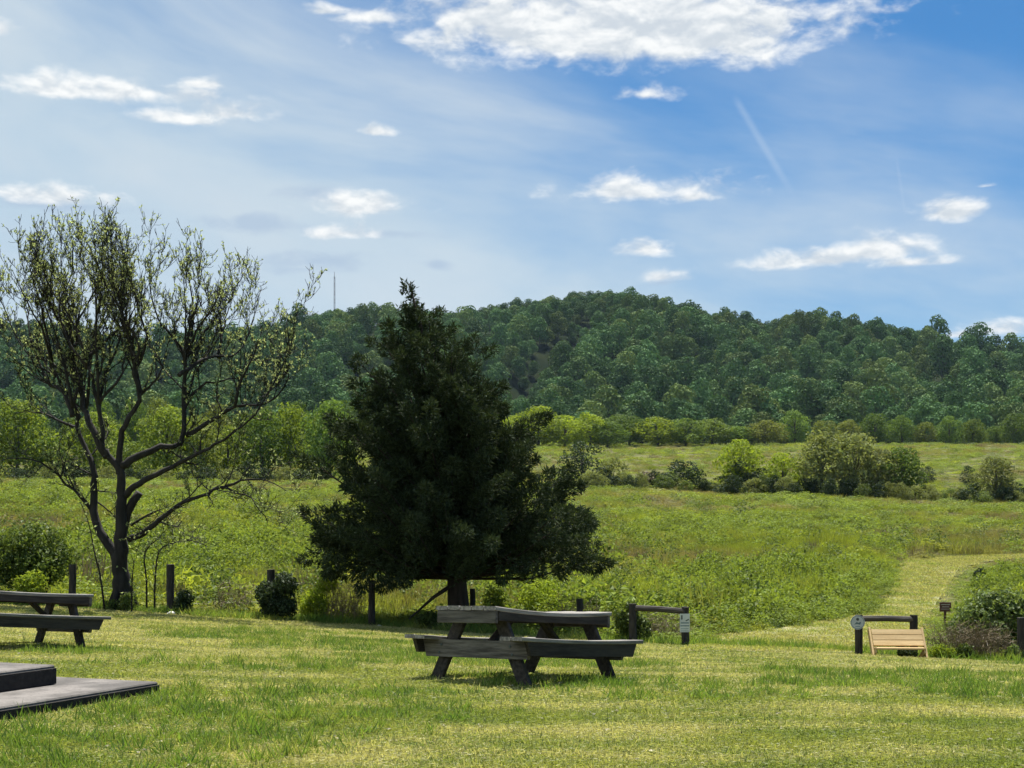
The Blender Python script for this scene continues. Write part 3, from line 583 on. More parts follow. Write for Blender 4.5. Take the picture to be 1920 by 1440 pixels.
# right belt: single trees and shrubs along the far side of the meadow
BELT = [  # column, base row, top row, width, template set, material, name, label, group
 (1092, 908, 822, 84, CM, M_dkgr, 'dark_tree', 'dense dark evergreen tree at the meadow belt, beside the cedar', None),
 (1150, 908, 858, 60, SM, M_olive, 'shrub', 'grey-green rounded shrub next to the dense dark evergreen', None),
 (1215, 916, 884, 62, SM, M_dead, 'bare_shrub', 'leafless grey-brown shrub in the meadow belt', None),
 (1275, 920, 862, 78, SM, M_dkgr, 'dark_shrub', 'dark spreading shrub between the leafless shrub and bright yellow tree', None),
 (1385, 912, 822, 88, TM, M_yel, 'bright_tree', 'bright yellow-green tree standing over a dark evergreen in the belt', None),
 (1396, 923, 860, 84, CM, M_dkgr, 'evergreen_tree', 'low dark evergreen below the bright yellow-green tree', None),
 (1468, 918, 846, 74, TM, M_yel, 'bright_tree', 'smaller yellow tree beside the low dark evergreen', None),
 (1540, 922, 804, 104, TM, M_olive, 'tall_tree', 'tall olive tree with thin crown in the meadow belt', 'tall olive trees of the belt'),
 (1602, 924, 808, 104, TM, M_olive, 'tall_tree', 'tall olive tree with thin crown in the meadow belt', 'tall olive trees of the belt'),
 (1648, 926, 838, 80, TM, M_olive, 'grey_tree', 'short greyish tree at the end of the tall olive trees', None),
 (1690, 926, 836, 86, TM, M_mid, 'green_tree', 'fresh green bushy tree right beside the short greyish tree', None),
 (1738, 905, 872, 36, CM, M_dkgr, 'small_evergreen', 'small black-green conical evergreen standing alone in the far field', 'small lone evergreens'),
 (1815, 898, 870, 26, CM, M_dkgr, 'small_evergreen', 'small black-green conical evergreen standing alone in the far field', 'small lone evergreens'),
 (1868, 936, 854, 86, TM, M_olive, 'thin_tree', 'thin twiggy olive tree with dark shrub at its foot', None),
 (1892, 940, 902, 66, SM, M_dkgr, 'dark_shrub', 'dark shrub at the foot of the thin twiggy tree', None)]
for i, (u, v, vt, w, ms, mt, nm, lab, grp) in enumerate(BELT):
    Y = 160 + prng.uniform(-2, 2) + (0 if w > 40 else 45); p = on(u, Y, -.2); ht = ZC - (vt - VH) / F * Y - p.z; base = {id(TM): (7.4, 8), id(SM): (4.2, 3), id(CM): (4.6, 6)}[id(ms)]
    place_tree(nm, ms[i % len(ms)], mt, M_bark_far, p, w / F * Y * 1.3 / base[0], ht / base[1], prng.uniform(0, 6.28), lab, grp, 'shrub' if 'shrub' in nm else 'tree')
for i in range(60):
    u = 1085 + i * 15 + prng.uniform(-10, 10); Y = 157 + prng.uniform(-4, 4); p = on(u, Y, -.15); mt, lab, grp = ((M_olive, 'low olive shrub in the undergrowth along the meadow belt', 'olive undergrowth shrubs of the belt'), (M_dkgr, 'low dark green shrub in the undergrowth along the meadow belt', 'dark undergrowth shrubs of the belt'), (M_shrub, 'low leaf-green shrub in the undergrowth along the meadow belt', 'leaf-green undergrowth shrubs of the belt'))[prng.choice((0, 0, 1, 1, 2))]
    place_tree('undergrowth_shrub', SM[i % 4], mt, M_bark_far, p, prng.uniform(36, 60) / F * Y / 4.2, prng.uniform(20, 42) / F * Y / 3, prng.uniform(0, 6.28), lab, grp, 'shrub')

# ------------------------------------------------------------------ radio mast on the ridge
p0 = on(627, 925); p0.z -= 1; top = pt(625, 510, 925)
mast = thing('radio_mast', p0, 'thin radio mast rising above the wooded ridge', 'mast')
hm = top.z - p0.z; mb = MB()
for a in range(3): q = a * 2.094; mb.tube([(.55 * math.cos(q), .55 * math.sin(q), 0), (.4 * math.cos(q), .4 * math.sin(q), hm * .93)], .16, 4)
for i in range(24): z = hm * .93 * i / 24; mb.tube([(.5 * math.cos(i * 2.094), .5 * math.sin(i * 2.094), z), (.5 * math.cos(i * 2.094 + 2.094), .5 * math.sin(i * 2.094 + 2.094), z + hm / 26)], .09, 4)
mb.build('lattice', M_steel, mast); MB().tube([(0, 0, hm * .92), (0, 0, hm)], .14, 5).build('antenna', M_steel, mast)

# ------------------------------------------------------------------ cedar
crng = np.random.default_rng(77); CY = 31.3
cb = on(862, CY); PXM = CY / F                                # metres per photo pixel at the cedar
def cw(u, v, dy=0.0):                                         # local point of the cedar from its picture position
    p = pt(u, v, CY); return Vector((p.x - cb.x, dy, p.z - cb.z))
OUTL = [(525, 760, 770), (560, 752, 780), (600, 748, 796), (628, 722, 832), (660, 700, 866), (700, 670, 878), (750, 645, 898), (772, 622, 965), (792, 600, 985), (850, 596, 996), (900, 566, 1052), (960, 570, 1092), (1010, 572, 1128), (1045, 582, 1142), (1075, 620, 1110)]
ov = [a for a, b, c in OUTL]; ol = [b for a, b, c in OUTL]; orr = [c for a, b, c in OUTL]
def outline(v): return np.interp(v, ov, ol), np.interp(v, ov, orr)
ced = thing('cedar_tree', cb, 'dense dark cedar tree with a pointed leaning top and low spreading crown', 'tree')
ax = [(862, 1190), (860, 1140), (856, 1080), (858, 1000), (852, 900), (835, 800), (815, 700), (790, 620), (768, 532)]
mb = MB(); mb.tube([cw(u, v, .05 * math.sin(v)) for u, v in ax], [.29, .25, .215, .18, .16, .12, .085, .05, .012], 10)
mb.build('trunk', M_cedar_bark, ced, smooth=True)
def axis_u(v): return float(np.interp(v, [b for a, b in reversed(ax)], [a for a, b in reversed(ax)]))
limb_mb = MB(); sprays = []; plume_list = []
nP = 300
for i in range(nP):
    t = (i + .5) / nP; v = 592 + (1062 - 592) * t ** .58 + crng.uniform(-10, 10); l, r = outline(v); c = axis_u(v)
    a = i * 2.39996 + crng.uniform(-.4, .4); half_u = (r - c) if math.cos(a) > 0 else (c - l)
    dep = (r - l) / 2 * .92; rr = crng.choice((.40, .60, .76, .88)) * crng.uniform(.80, 1.12)
    tip = cw(c + math.cos(a) * half_u * rr, v - crng.uniform(6, 22), math.sin(a) * dep * rr * PXM)
    v0 = min(1085, v + 55 + 55 * rr + crng.uniform(0, 25)); base = cw(axis_u(v0), v0)
    mid = base.lerp(tip, .55) + Vector((0, 0, -.12 - .10 * rr)); limb_mb.tube([base, mid, tip], [.034, .022, .008], 5, False)
    ln = crng.uniform(.45, .95) * (1.0 if v > 720 else .55); out_ = Vector((tip.x - cw(c, v).x, tip.y, 0)); out_ = out_.normalized() if out_.length > .05 else Vector((0, 0, 0))
    plume_list.append((np.array(tip), unit(np.array([out_.x * .85, out_.y * .85, (.75 if v < 740 else .50 if v < 980 else .15)]) + crng.normal(0, .16, 3)), ln, crng.uniform(.18, .32) * (1.0 if v > 720 else .38 + .62 * (v - 580) / 140), .5 + .7 * t))
    if v > 720 and crng.uniform() < .8:
        fm = base.lerp(tip, crng.uniform(.5, .75)); plume_list.append((np.array(fm), unit(np.array([out_.x * .4, out_.y * .4, .9])), ln * .8, crng.uniform(.22, .36), .5))
for (u0, v0, u1, v1) in ((858, 1090, 770, 1158), (866, 1085, 990, 1048), (862, 1075, 700, 1062), (866, 1070, 1080, 1050), (858, 1070, 660, 1070)):
    a = cw(u0, v0); b = cw(u1, v1, crng.uniform(-.5, .1)); m1 = a.lerp(b, .5) + Vector((0, 0, .06)); limb_mb.tube([a, m1, b], [.06, .042, .015], 6, False)
limb_mb.build('limbs', M_cedar_bark, ced, smooth=True)
# top spike tufts and stray side sprays
for (u, v, s_) in ((768, 622, .3), (776, 640, .34), (764, 532, .10), (775, 600, .24), (783, 632, .32), (795, 655, .36), (770, 655, .34), (762, 545, .16), (772, 565, .18), (766, 590, .22), (780, 610, .26), (752, 575, .12), (735, 602, .10), (790, 585, .12), (920, 652, .14), (888, 640, .22), (905, 660, .16), (725, 640, .2), (700, 640, .14)):
    plume_list.append((np.array(cw(u, v + 8)), unit(np.array([crng.normal(0, .4), crng.normal(0, .2), 1])), s_ * 1.6, s_ * .55, .35))
for (u, v, dy) in ((600, 1040, -.3), (630, 1062, -.8), (660, 1070, .4), (690, 1076, -1.2), (725, 1070, -1.6), (745, 1082, -.9), (775, 1068, -1.8), (640, 1048, -1.4), (700, 1060, 1.0), (1090, 1052, -.6), (1050, 1060, -1.2), (1000, 1058, -1.8), (950, 1064, -2.0), (1110, 1030, .2)):
    plume_list.append((np.array(cw(u, v, dy)), unit(np.array([crng.normal(0, .5), crng.normal(0, .3), -.25])), .6, .24, .5))
parts = []
for (tip, d, ln, rad, wgt) in plume_list:
    N = int(250 * (rad / .35) ** 1.3 * (ln / .8) + 22); s_ = crng.uniform(0, 1, N) ** .85; ang = crng.uniform(0, 6.28, N); prof = np.minimum(1, .35 + s_ * 3.2) * np.clip(1 - s_, 0, 1) ** .75; q = rad * prof * crng.uniform(.35, 1.12, N) ** .6; s_ = s_ * 1.25 - .55
    e_ = unit(np.cross(d, np.array([.3, .9, .1]))); f_ = np.cross(d, e_); C = tip + d * (s_ * ln)[:, None] + e_ * (q * np.cos(ang))[:, None] + f_ * (q * np.sin(ang))[:, None]
    Dv = d * .9 + (e_ * np.cos(ang)[:, None] + f_ * np.sin(ang)[:, None]) * .75 + crng.normal(0, .4, (N, 3)); Dv = unit(Dv)
    for kx in range(3):
        Dk = unit(Dv + crng.normal(0, .45, (N, 3))); parts.append(leaf_arrays(crng, C + Dv * (.04 * kx), Dk, crng.uniform(.07, .15, N), crng.uniform(.022, .04, N)))
V, Fq = cat_arrays(parts); obj('crown', arr_mesh('cedar_crown', V, Fq), M_cedar, ced)

# ------------------------------------------------------------------ nearly bare tree
brng = random.Random(4); BY = 31.4; bb = on(231, BY)
bt = thing('budding_tree', bb, 'nearly bare dark-limbed tree with sparse young leaves', 'tree')
def bw(u, v, dy=0.0): p = pt(u, v, BY); return Vector((p.x - bb.x, dy, p.z - bb.z))
MPX = BY / F
LIMBS = [  # picture polyline, start and end radius in photo pixels, depth at the end in metres
 ([(231, 1152), (229, 1120), (229, 1080), (228, 1040), (229, 1010), (231, 960), (232, 920), (230, 883), (208, 855), (200, 830), (194, 758), (173, 689), (150, 647), (140, 560), (150, 470), (152, 405)], 27, 2.0, -.6),
 ([(226, 1062), (213, 1033), (178, 977), (172, 923), (170, 880), (160, 850), (136, 802), (133, 765), (90, 693), (54, 668), (20, 600), (-10, 500)], 14, 1.8, .9),
 ([(208, 858), (173, 795), (154, 764), (144, 706), (129, 654), (117, 581), (112, 480), (108, 395)], 10, 1.8, 1.4),
 ([(136, 780), (110, 735), (70, 700), (40, 610), (30, 520), (20, 465)], 7, 1.5, 2.0),
 ([(171, 670), (205, 620), (237, 577), (262, 540)], 5, 1.5, .4),
 ([(229, 890), (233, 823), (252, 785), (271, 741), (262, 685), (275, 650), (260, 602), (225, 520), (200, 445)], 9, 1.6, -.9),
 ([(262, 690), (290, 620), (275, 540), (262, 432)], 5, 1.5, -1.4),
 ([(238, 930), (258, 912), (290, 897), (333, 877), (388, 852), (433, 827), (493, 783), (545, 690), (566, 590)], 10, 1.4, -1.2),
 ([(232, 875), (262, 858), (300, 838), (336, 830), (342, 747), (335, 654), (312, 597), (287, 564), (268, 480), (262, 425)], 11, 1.6, .8),
 ([(335, 654), (342, 600), (338, 520), (330, 415)], 7, 1.5, 1.0),
 ([(336, 650), (354, 622), (371, 570), (400, 500), (420, 430)], 7, 1.5, 1.5),
 ([(344, 706), (368, 675), (396, 652), (430, 640), (448, 560), (452, 470)], 6, 1.4, 1.7),
 ([(344, 815), (396, 785), (440, 762), (500, 752), (540, 700), (500, 610)], 7, 1.4, .1),
 ([(244, 1012), (275, 998), (305, 977), (345, 950), (390, 930), (430, 918), (465, 925), (500, 945), (522, 980)], 9, 1.6, -1.4),
 ([(430, 918), (470, 905), (520, 905), (560, 925)], 4.5, 1.2, -1.7),
 ([(172, 962), (140, 920), (100, 880), (60, 860), (20, 870)], 5, 1.2, -.8),
 ([(135, 800), (95, 785), (50, 765), (10, 770)], 5, 1.2, .6),
 ([(143, 706), (100, 680), (60, 650), (20, 640), (-20, 650)], 5, 1.2, 1.6),
 ([(342, 747), (380, 715), (440, 700), (470, 680)], 4.5, 1.2, .6),
 ([(270, 741), (320, 690), (300, 640)], 4, 1.2, -1.1),
 ([(245, 985), (280, 965), (310, 960), (330, 990)], 3.5, 1, -.3),
 ([(194, 760), (235, 700), (240, 640), (215, 560)], 4.5, 1.2, -.2)]
STARTS = [(136, 765), (154, 764), (194, 758), (262, 685), (271, 741), (342, 747), (335, 654), (173, 689), (129, 654), (90, 693), (396, 652), (440, 762)]
for i in range(22):
    su, sv = STARTS[i % 12]; tu = su + brng.uniform(-75, 75); tv = 425 + abs(tu - 215) ** 2 / 420 + brng.uniform(-15, 40)
    LIMBS.append(([(su, sv), (su + (tu - su) * .3, sv + (tv - sv) * .38), (su + (tu - su) * .7, sv + (tv - sv) * .72), (tu, tv)], 4.6, 1.2, brng.uniform(-2.2, 2.2)))
LIMBS = [([(u - (max(0, 720 - v) * .10 if u < 150 else 0) + (max(0, 720 - v) * .05 if u > 330 else 0), v if v > 720 else 720 - (720 - v) * .81) for u, v in pl], a, b, c) for (pl, a, b, c) in LIMBS]
wood = MB(); twig = MB(); leafC, leafD = [], []
def catmull(P, n=3):
    o_ = []
    for i in range(len(P) - 1):
        p0, p1, p2, p3 = P[max(i - 1, 0)], P[i], P[i + 1], P[min(i + 2, len(P) - 1)]
        for j in range(n):
            t = j / n; o_.append(.5 * ((2 * p1) + (p2 - p0) * t + (2 * p0 - 5 * p1 + 4 * p2 - p3) * t * t + (3 * p1 - p0 - 3 * p2 + p3) * t ** 3))
    return o_ + [P[-1]]
def rv(s_): return Vector((brng.gauss(0, s_), brng.gauss(0, s_), brng.gauss(0, s_)))
def grow(p, d, L, r, lvl, upb):
    n = 4 if lvl == 1 else 3; P = [p]; d = d.normalized()
    for i in range(n): d = (d + rv(.17) + Vector((0, 0, upb))).normalized(); P.append(P[-1] + d * (L / n))
    (wood if lvl == 1 else twig).tube(P, [max(.0045, r * (1 - .72 * i / n)) for i in range(n + 1)], 4 if lvl == 1 else 3, False)
    if lvl < 3:
        m_ = int(L * (7.5 if lvl == 1 else 9)) + 2
        for i in range(m_):
            t = brng.uniform(.15, 1) * n; a = int(min(t, n - 1)); q = P[a].lerp(P[a + 1], t - a); dd = (P[a + 1] - P[a]).normalized()
            grow(q, dd * .65 + rv(.5) + Vector((0, 0, .35)), L * brng.uniform(.25, .5), r * .5, lvl + 1, upb)
    if lvl >= 2:
        for i in range(2 if lvl == 3 else 3):
            q = P[-1].lerp(P[0], brng.uniform(0, .8)); leafC.append(q); leafD.append(rv(.6) + d + Vector((0, 0, .2)))
for (pl, r0, r1, dep) in LIMBS:
    n = len(pl); P = [bw(u, v, dep * (i / (n - 1)) ** 1.2 if i else 0) for i, (u, v) in enumerate(pl)]
    if pl[0][1] < 1140:                                       # start of a side limb: lie inside its parent, at the parent's depth
        best = min(((abs(u2 - pl[0][0]) + abs(v2 - pl[0][1]), dp2 * (j / (len(p2) - 1)) ** 1.2) for (p2, _, _, dp2) in LIMBS if p2 is not pl for j, (u2, v2) in enumerate(p2)), key=lambda t: t[0])
        d0 = best[1]
        P = [bw(u, v, d0 + (dep - d0) * (i / (n - 1)) ** 1.2) for i, (u, v) in enumerate(pl)]
    Q = catmull(P); m_ = len(Q); R_ = [MPX * .74 * (r1 * .6 + (r0 - r1 * .6) * (1 - i / (m_ - 1)) ** (1.35 if r0 < 20 else 1.8)) for i in range(m_)]
    Q = [q + rv(.018) if 0 < i < m_ - 1 else q for i, q in enumerate(Q)]
    wood.tube(Q, R_, 10 if r0 > 20 else 7, True)
    Lt = sum((Q[i + 1] - Q[i]).length for i in range(m_ - 1)); run = 0.0; start = .42 if r0 > 20 else .22
    for i in range(m_ - 1):
        sl = (Q[i + 1] - Q[i]).length; run += sl
        if run / Lt < start: continue
        for _ in range(int(sl * (3.7 if Q[i].z > 3.5 else 4.4) + brng.random())):
            q = Q[i].lerp(Q[i + 1], brng.random()); d = (Q[i + 1] - Q[i]).normalized(); upb = .22 if q.z > 4 else .02
            grow(q, d * .6 + rv(.5) + Vector((0, 0, .5 if q.z > 3.5 else .0)), brng.uniform(.45, 1.15), min(.022, R_[i] * .5), 1, upb)
# broken stub and root flare
wood.tube([bw(230, 1000, 0), bw(240, 962, -.06), bw(252, 940, -.1), bw(264, 924, -.12)], [.10, .10, .10, .095], 8)
for a in range(6): q = a * 1.05; wood.tube([(math.cos(q) * .14, math.sin(q) * .14, .55), (math.cos(q) * .25, math.sin(q) * .25, .18), (math.cos(q) * .40, math.sin(q) * .40, -.08)], [.06, .09, .05], 6, False)
wood.build('trunk', M_bark, bt, smooth=True); tw = twig.build('twigs', M_bark, bt)
lc = np.array([tuple(c) for c in leafC]); ld = np.array([tuple(c) for c in leafD]); lrng = np.random.default_rng(3); kp = lrng.uniform(0, 1, len(lc)) < .20; lc, ld = lc[kp], ld[kp]
V, Fq = cat_arrays([leaf_arrays(lrng, lc, ld + lrng.normal(0, .7, ld.shape), lrng.uniform(.045, .085, len(lc)), lrng.uniform(.018, .034, len(lc))) for _ in range(4)])
obj('leaves', arr_mesh('young_leaves', V, Fq), M_bud, bt)

# ------------------------------------------------------------------ picnic tables
def sag_plank(name, L, w, t, c, parent, mat, sag=0.0, rx=0.0):
    """one board along x with softened edges, slightly warped"""
    n = 10; mb = MB(); b = .006; sec = [(-w / 2 + b, -t / 2), (w / 2 - b, -t / 2), (w / 2, -t / 2 + b), (w / 2, t / 2 - b), (w / 2 - b, t / 2), (-w / 2 + b, t / 2), (-w / 2, t / 2 - b), (-w / 2, -t / 2 + b)]
    vs, fs = [], []
    for i in range(n + 1):
        s_ = i / n; x = -L / 2 + L * s_; dz = -sag * 4 * s_ * (1 - s_)
        for (a, z) in sec: vs.append((c[0] + x, c[1] + a, c[2] + z + dz + rx * a))
    for i in range(n):
        for j in range(8): A = i * 8 + j; B = i * 8 + (j + 1) % 8; fs.append((A, B, B + 8, A + 8))
    fs += [tuple(range(7, -1, -1)), tuple(n * 8 + j for j in range(8))]
    return MB().add(vs, fs).build(name, mat, parent)
def picnic_table(loc, rz, tilt, label, sag):
    t = thing('picnic_table', loc, label, 'picnic table', 'weathered picnic tables', rz); t.rotation_euler = (Matrix.Rotation(RAD(-2.6), 3, 'X') @ Matrix.Rotation(rz, 3, 'Z') @ Matrix.Rotation(tilt, 3, 'Y')).to_euler(); L = 2.0
    for i in range(5): sag_plank('top_plank', L * .95, .158, .042, (0, (i - 2) * .166, .742 + .003 * (i % 2)), t, M_wood_top_lit, sag)
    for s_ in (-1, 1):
        MB().box((s_ * (L * .475 - .03), 0, .655), (.045, .80, .125), None, .006).build('end_apron', M_wood_end_lit, t)
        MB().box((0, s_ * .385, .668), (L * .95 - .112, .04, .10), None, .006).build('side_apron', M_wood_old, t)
        for j in range(2): sag_plank('bench_plank', L, .14, .04, (0, s_ * (.585 + .148 * j), .445 + .002 * j), t, M_wood_top_lit, sag * .5)
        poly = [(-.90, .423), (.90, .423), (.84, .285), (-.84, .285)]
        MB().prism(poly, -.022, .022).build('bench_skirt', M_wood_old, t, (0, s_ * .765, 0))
        poly = [(-.742, .4225), (.742, .4225), (.69, .245), (-.69, .245)]
        cs = MB().prism(poly, -.022, .022, Matrix.Rotation(RAD(90), 3, 'Z')).build('cross_support', M_wood_end_lit, t, (s_ * .765, 0, 0))
        for (yb, zb) in ((-.47, .37), (-.50, .29), (.47, .37), (.50, .29)): MB().tube([(s_ * .018, yb, zb), (s_ * .032, yb, zb)], .013, 8).build('bolt', M_sign_dark, cs)
        for q in (-1, 1):
            a = Vector((s_ * .71, q * .24, .70)); b = Vector((s_ * .71, q * .66, -.10)); d = (b - a).normalized()
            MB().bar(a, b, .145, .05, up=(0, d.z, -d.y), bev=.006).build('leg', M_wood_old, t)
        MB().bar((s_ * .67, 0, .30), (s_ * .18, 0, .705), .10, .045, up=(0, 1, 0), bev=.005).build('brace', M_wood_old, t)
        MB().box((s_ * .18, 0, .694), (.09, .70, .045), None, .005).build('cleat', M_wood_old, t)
    return t
TP = Vector((ux(984, 14.6), 14.6, 0)); TP.z = h(TP.x, TP.y) - .01
picnic_table(TP, RAD(49), RAD(2.2), 'weathered grey picnic table standing on the lawn before the dark cedar', .035)
YL = 18.2; T2 = Vector((ux(198, YL) - 1.27, YL, 0)); T2.z = h(T2.x, T2.y) - .01
picnic_table(T2, RAD(47), RAD(2.6), 'weathered dark picnic table on the lawn behind the concrete steps', .02)

# ------------------------------------------------------------------ concrete steps
st = thing('concrete_steps', CO + e1 * 1.6 + e2 * 1.7 + Vector((0, 0, -.3)), 'two low concrete steps set in the lawn', 'steps')
def slab(name, o_, la, lb, z0, z1):
    M = Matrix(((e1.x, e2.x, 0), (e1.y, e2.y, 0), (0, 0, 1))); c = o_ + e1 * la / 2 + e2 * lb / 2; c = Vector((c.x, c.y, (z0 + z1) / 2)) - st.location
    mb = MB(); mb.box(c, (la, lb, z1 - z0), M, .012); o = mb.build(name, M_conc, st)
    MB().box(c - e2 * (lb / 2 + .011) + Vector((0, 0, -.012)), (la - .02, .022, z1 - z0 - .03), M, .003).build('shaded_riser', M_riser_shade, o); return o  # thin dark strip added as painted shade over the concrete front face
slab('step', CO, 3.2, 3.4, CO.z - .42, CO.z)
p = pt(104, 1283, 12.3); so = Vector((p.x, p.y, 0)); slab('step', so, 2.9, 2.6, CO.z + .002, CO.z + .172)

# ------------------------------------------------------------------ fence posts, rails and signs
def post_mesh(hh, w, seed):
    rg = random.Random(seed); mb = MB(); n = 10; pts = [Vector((rg.gauss(0, .006), rg.gauss(0, .006), -.25 + (hh + .25) * i / 5)) for i in range(6)]
    mb.tube(pts, [w * .52 * rg.uniform(.95, 1.05) for _ in pts], n); return mb.mesh('post', False)
def post_at(u, Y, vtop, label, w=.155, name='fence_post', group='posts along the meadow edge', tilt=0.0):
    p = on(u, Y); hh = ZC - (vtop - VH) / F * Y - p.z; o = obj(name, post_mesh(hh, w, int(u)), M_post, None, p); o.rotation_euler = (0, tilt, 0); return tag(o, label, 'post', group)
post_at(135, 31.0, 1058, 'dark wooden fence post beside the leafy thicket by the bare tree', tilt=RAD(1))
post_at(320, 31.0, 1058, 'dark wooden fence post between the bare tree and round dark bush', .17)
post_at(508, 31.2, 1068, 'dark wooden fence post buried in the round dark bush', .17)
post_at(697, 30.8, 1088, 'dark wooden fence post under the left side of the cedar', .15)
post_at(886, 32.0, 1104, 'dark wooden fence post just behind the cedar trunk', .13)
post_at(1087, 30.6, 1123, 'dark wooden fence post seen above the picnic table top', .14)
post_at(1914, 29.8, 1158, 'dark wooden fence post beside the leafy bush past the trail sign', .15)
post_at(1681, 78, 1028, 'small dark marker post where the trail bends in the meadow', .22, 'marker_post', None)
def barrier(u0, u1, Y, v0, v1, vr0, vr1, label):
    a, b = on(u0, Y), on(u1, Y); t = thing('rail_barrier', a, label, 'barrier', None)
    for (q, vt) in ((a, v0), (b, v1)):
        hh = ZC - (vt - VH) / F * Y - q.z; obj('post', post_mesh(hh, .155, int(vt * 3)), M_post, t, q - a)
    MB().tube([pt(u0 + 4, vr0, Y) - a + Vector((0, -.02, 0)), (pt(u0, vr0, Y) + pt(u1, vr1, Y)) / 2 - a + Vector((0, -.02, .012)), pt(u1 - 3, vr1, Y) - a + Vector((0, -.02, 0))], .062, 8).build('rail', M_rail, t); return t
BYf = 28.9
barrier(1186, 1285, BYf, 1132, 1138, 1140, 1146, 'post-and-rail barrier carrying the rectangular notice at the trail gap')
barrier(1610, 1713, BYf, 1153, 1153, 1160, 1161, 'post-and-rail barrier carrying the round sign behind the wooden bench')
# rectangular notice
pc = pt(1284, 1168, BYf - .1); t = thing('notice_sign', pc, 'pale grey rectangular notice fixed to the barrier post', 'sign')
MB().box((0, 0, 0), (.205, .006, .385), None, .001).build('plate', M_sign, t)
mk = MB(); mk.prism([(-.075, .16), (-.05, .165), (-.045, .08), (-.062, .062), (-.078, .08)], -.006, -.0045); mk.build('symbol', M_sign_dark, t)
MB().prism([(.01, .05), (.085, .088), (.08, .062), (.03, .035)], -.006, -.0045).build('symbol', M_sign_dark, t)
for z, w, hh in ((0.0, .17, .022), (-.06, .18, .020), (-.12, .16, .010), (-.165, .17, .008)): MB().box((0, -.005, z), (w, .002, hh)).build('text_line', M_sign_teal, t)
# round sign
pc = pt(1608, 1167, BYf - .1); t = thing('round_sign', pc, 'round grey sign on the post beside the wooden bench', 'sign')
def disc(r, y, n=28): return [(r * math.cos(2 * math.pi * i / n), r * math.sin(2 * math.pi * i / n)) for i in range(n)]
MB().prism(disc(.15, 0), -.003, .003).build('plate', M_sign, t)
n = 28; vs = [(r * math.cos(2 * math.pi * i / n), -.0045, r * math.sin(2 * math.pi * i / n)) for r in (.128, .138) for i in range(n)]; MB().add(vs, [(i, (i + 1) % n, (i + 1) % n + n, i + n) for i in range(n)]).build('ring', M_sign_teal, t)
MB().prism([(a * 1.0, b + .065) for a, b in disc(.032, 0, 12)], -.006, -.0045).build('symbol', M_sign_dark, t)
MB().prism([(-.075, -.045), (-.02, .01), (.015, -.01), (.07, .015), (.055, -.05), (.0, -.035)], -.006, -.0045).build('symbol', M_sign_teal, t)
MB().box((0, -.005, -.085), (.10, .002, .012)).build('text_line', M_sign_teal, t)
# brown trail sign
g = on(1772, 43.0); t = thing('trail_sign', g, 'small brown trail sign on a short stake beside the leafy bush', 'sign'); zz = pt(1772, 1138, 43.0).z - g.z
MB().box((0, -.03, zz), (.36, .024, .29), None, .003).build('board', M_brown, t); MB().box((0, 0, (zz - .3) / 2), (.075, .04, zz + .3), None, .003).build('stake', M_brown, t)
for i, w in enumerate((.28, .22, .26)): MB().box((0, -.0435, zz + .075 - i * .07), (w, .002, .02)).build('text_line', M_brown_txt, t)

# ------------------------------------------------------------------ wooden bench
bp = on(1683, 28.3); t = thing('wooden_bench', bp, 'pale new pine bench with slanted legs beside the round sign', 'bench', None, RAD(-4)); hw = .53
for s_ in (-1, 1):
    a, b = Vector((s_ * hw, -.30, -.05)), Vector((s_ * hw, .26, .58)); d = (b - a).normalized(); MB().bar(a, b, .15, .04, up=(0, -d.z, d.y), bev=.004).build('back_leg', M_pine, t)
    a, b = Vector((s_ * (hw - .042), .26, -.05)), Vector((s_ * (hw - .042), -.30, .20)); d = (b - a).normalized(); MB().bar(a, b, .13, .038, up=(0, -d.z, d.y), bev=.004).build('front_leg', M_pine, t)
MB().box((0, -.17, .225), (2 * hw - .05, .27, .038), None, .004).build('seat', M_pine, t)
dn = Vector((0, -.65, .56)).normalized(); dl = Vector((0, .56, .65)).normalized()
for q in (.43, .57, .71): c = Vector((0, -.30, -.05)) + dl * q + dn * .066; MB().box(c, (2 * hw - .05, .13, .036), Matrix(((1, 0, 0), (0, dl.y, dn.y), (0, dl.z, dn.z))), .004).build('back_board', M_pine, t)

# ------------------------------------------------------------------ bushes along the edge of the lawn
def bush(name, u, Y, wpx, vtop, mat, leaf, N, label, cat='bush', group=None, stems=9, stem_mat=None, hang=.05, ybase=None):
    p = on(u, Y, -.03); w = wpx / F * Y; ht = ZC - (vtop - VH) / F * Y - p.z; rg = np.random.default_rng(int(u * 7 + vtop)); t = thing(name, p, label, cat, group); lob = []; mb = MB()
    for j in range(max(7, stems)):
        a = rg.uniform(0, 6.28); f_ = rg.uniform(.15, 1); rad = min(w, ht) * rg.uniform(.16, .27); r = max(0, w / 2 - rad) * f_; z = max(rad * .9 + hang * ht, (ht - rad) * rg.uniform(.35, 1.0) * (1 - .35 * f_ ** 2))
        lob.append((r * math.cos(a), r * math.sin(a) * .8, z, rad)); mb.tube([(r * math.cos(a) * .25, r * math.sin(a) * .2, -.1), (r * math.cos(a) * .6, r * math.sin(a) * .5, z * .5), (r * math.cos(a), r * math.sin(a) * .8, z + rad * .4)], [.016, .012, .005], 4, False)
    mb.build('stems', stem_mat or M_bark, t); V, Fq = lobes_crown(rg, lob, N, leaf, leaf * .62, .1); obj('foliage', arr_mesh(name + '_foliage', V, Fq), mat, t); return t
bush('bush', 522, 30.7, 108, 1062, M_dkgr, .085, 3200, 'round dark green bush grown around a fence post')
bush('bush', 345, 30.8, 48, 1095, M_dkgr, .075, 1000, 'small dark bush at the foot of the post by the bare tree')
bush('bush', 1180, 29.4, 86, 1118, M_shrub, .085, 2400, 'dark leafy bush swallowing the end of the barrier rail behind the picnic table')
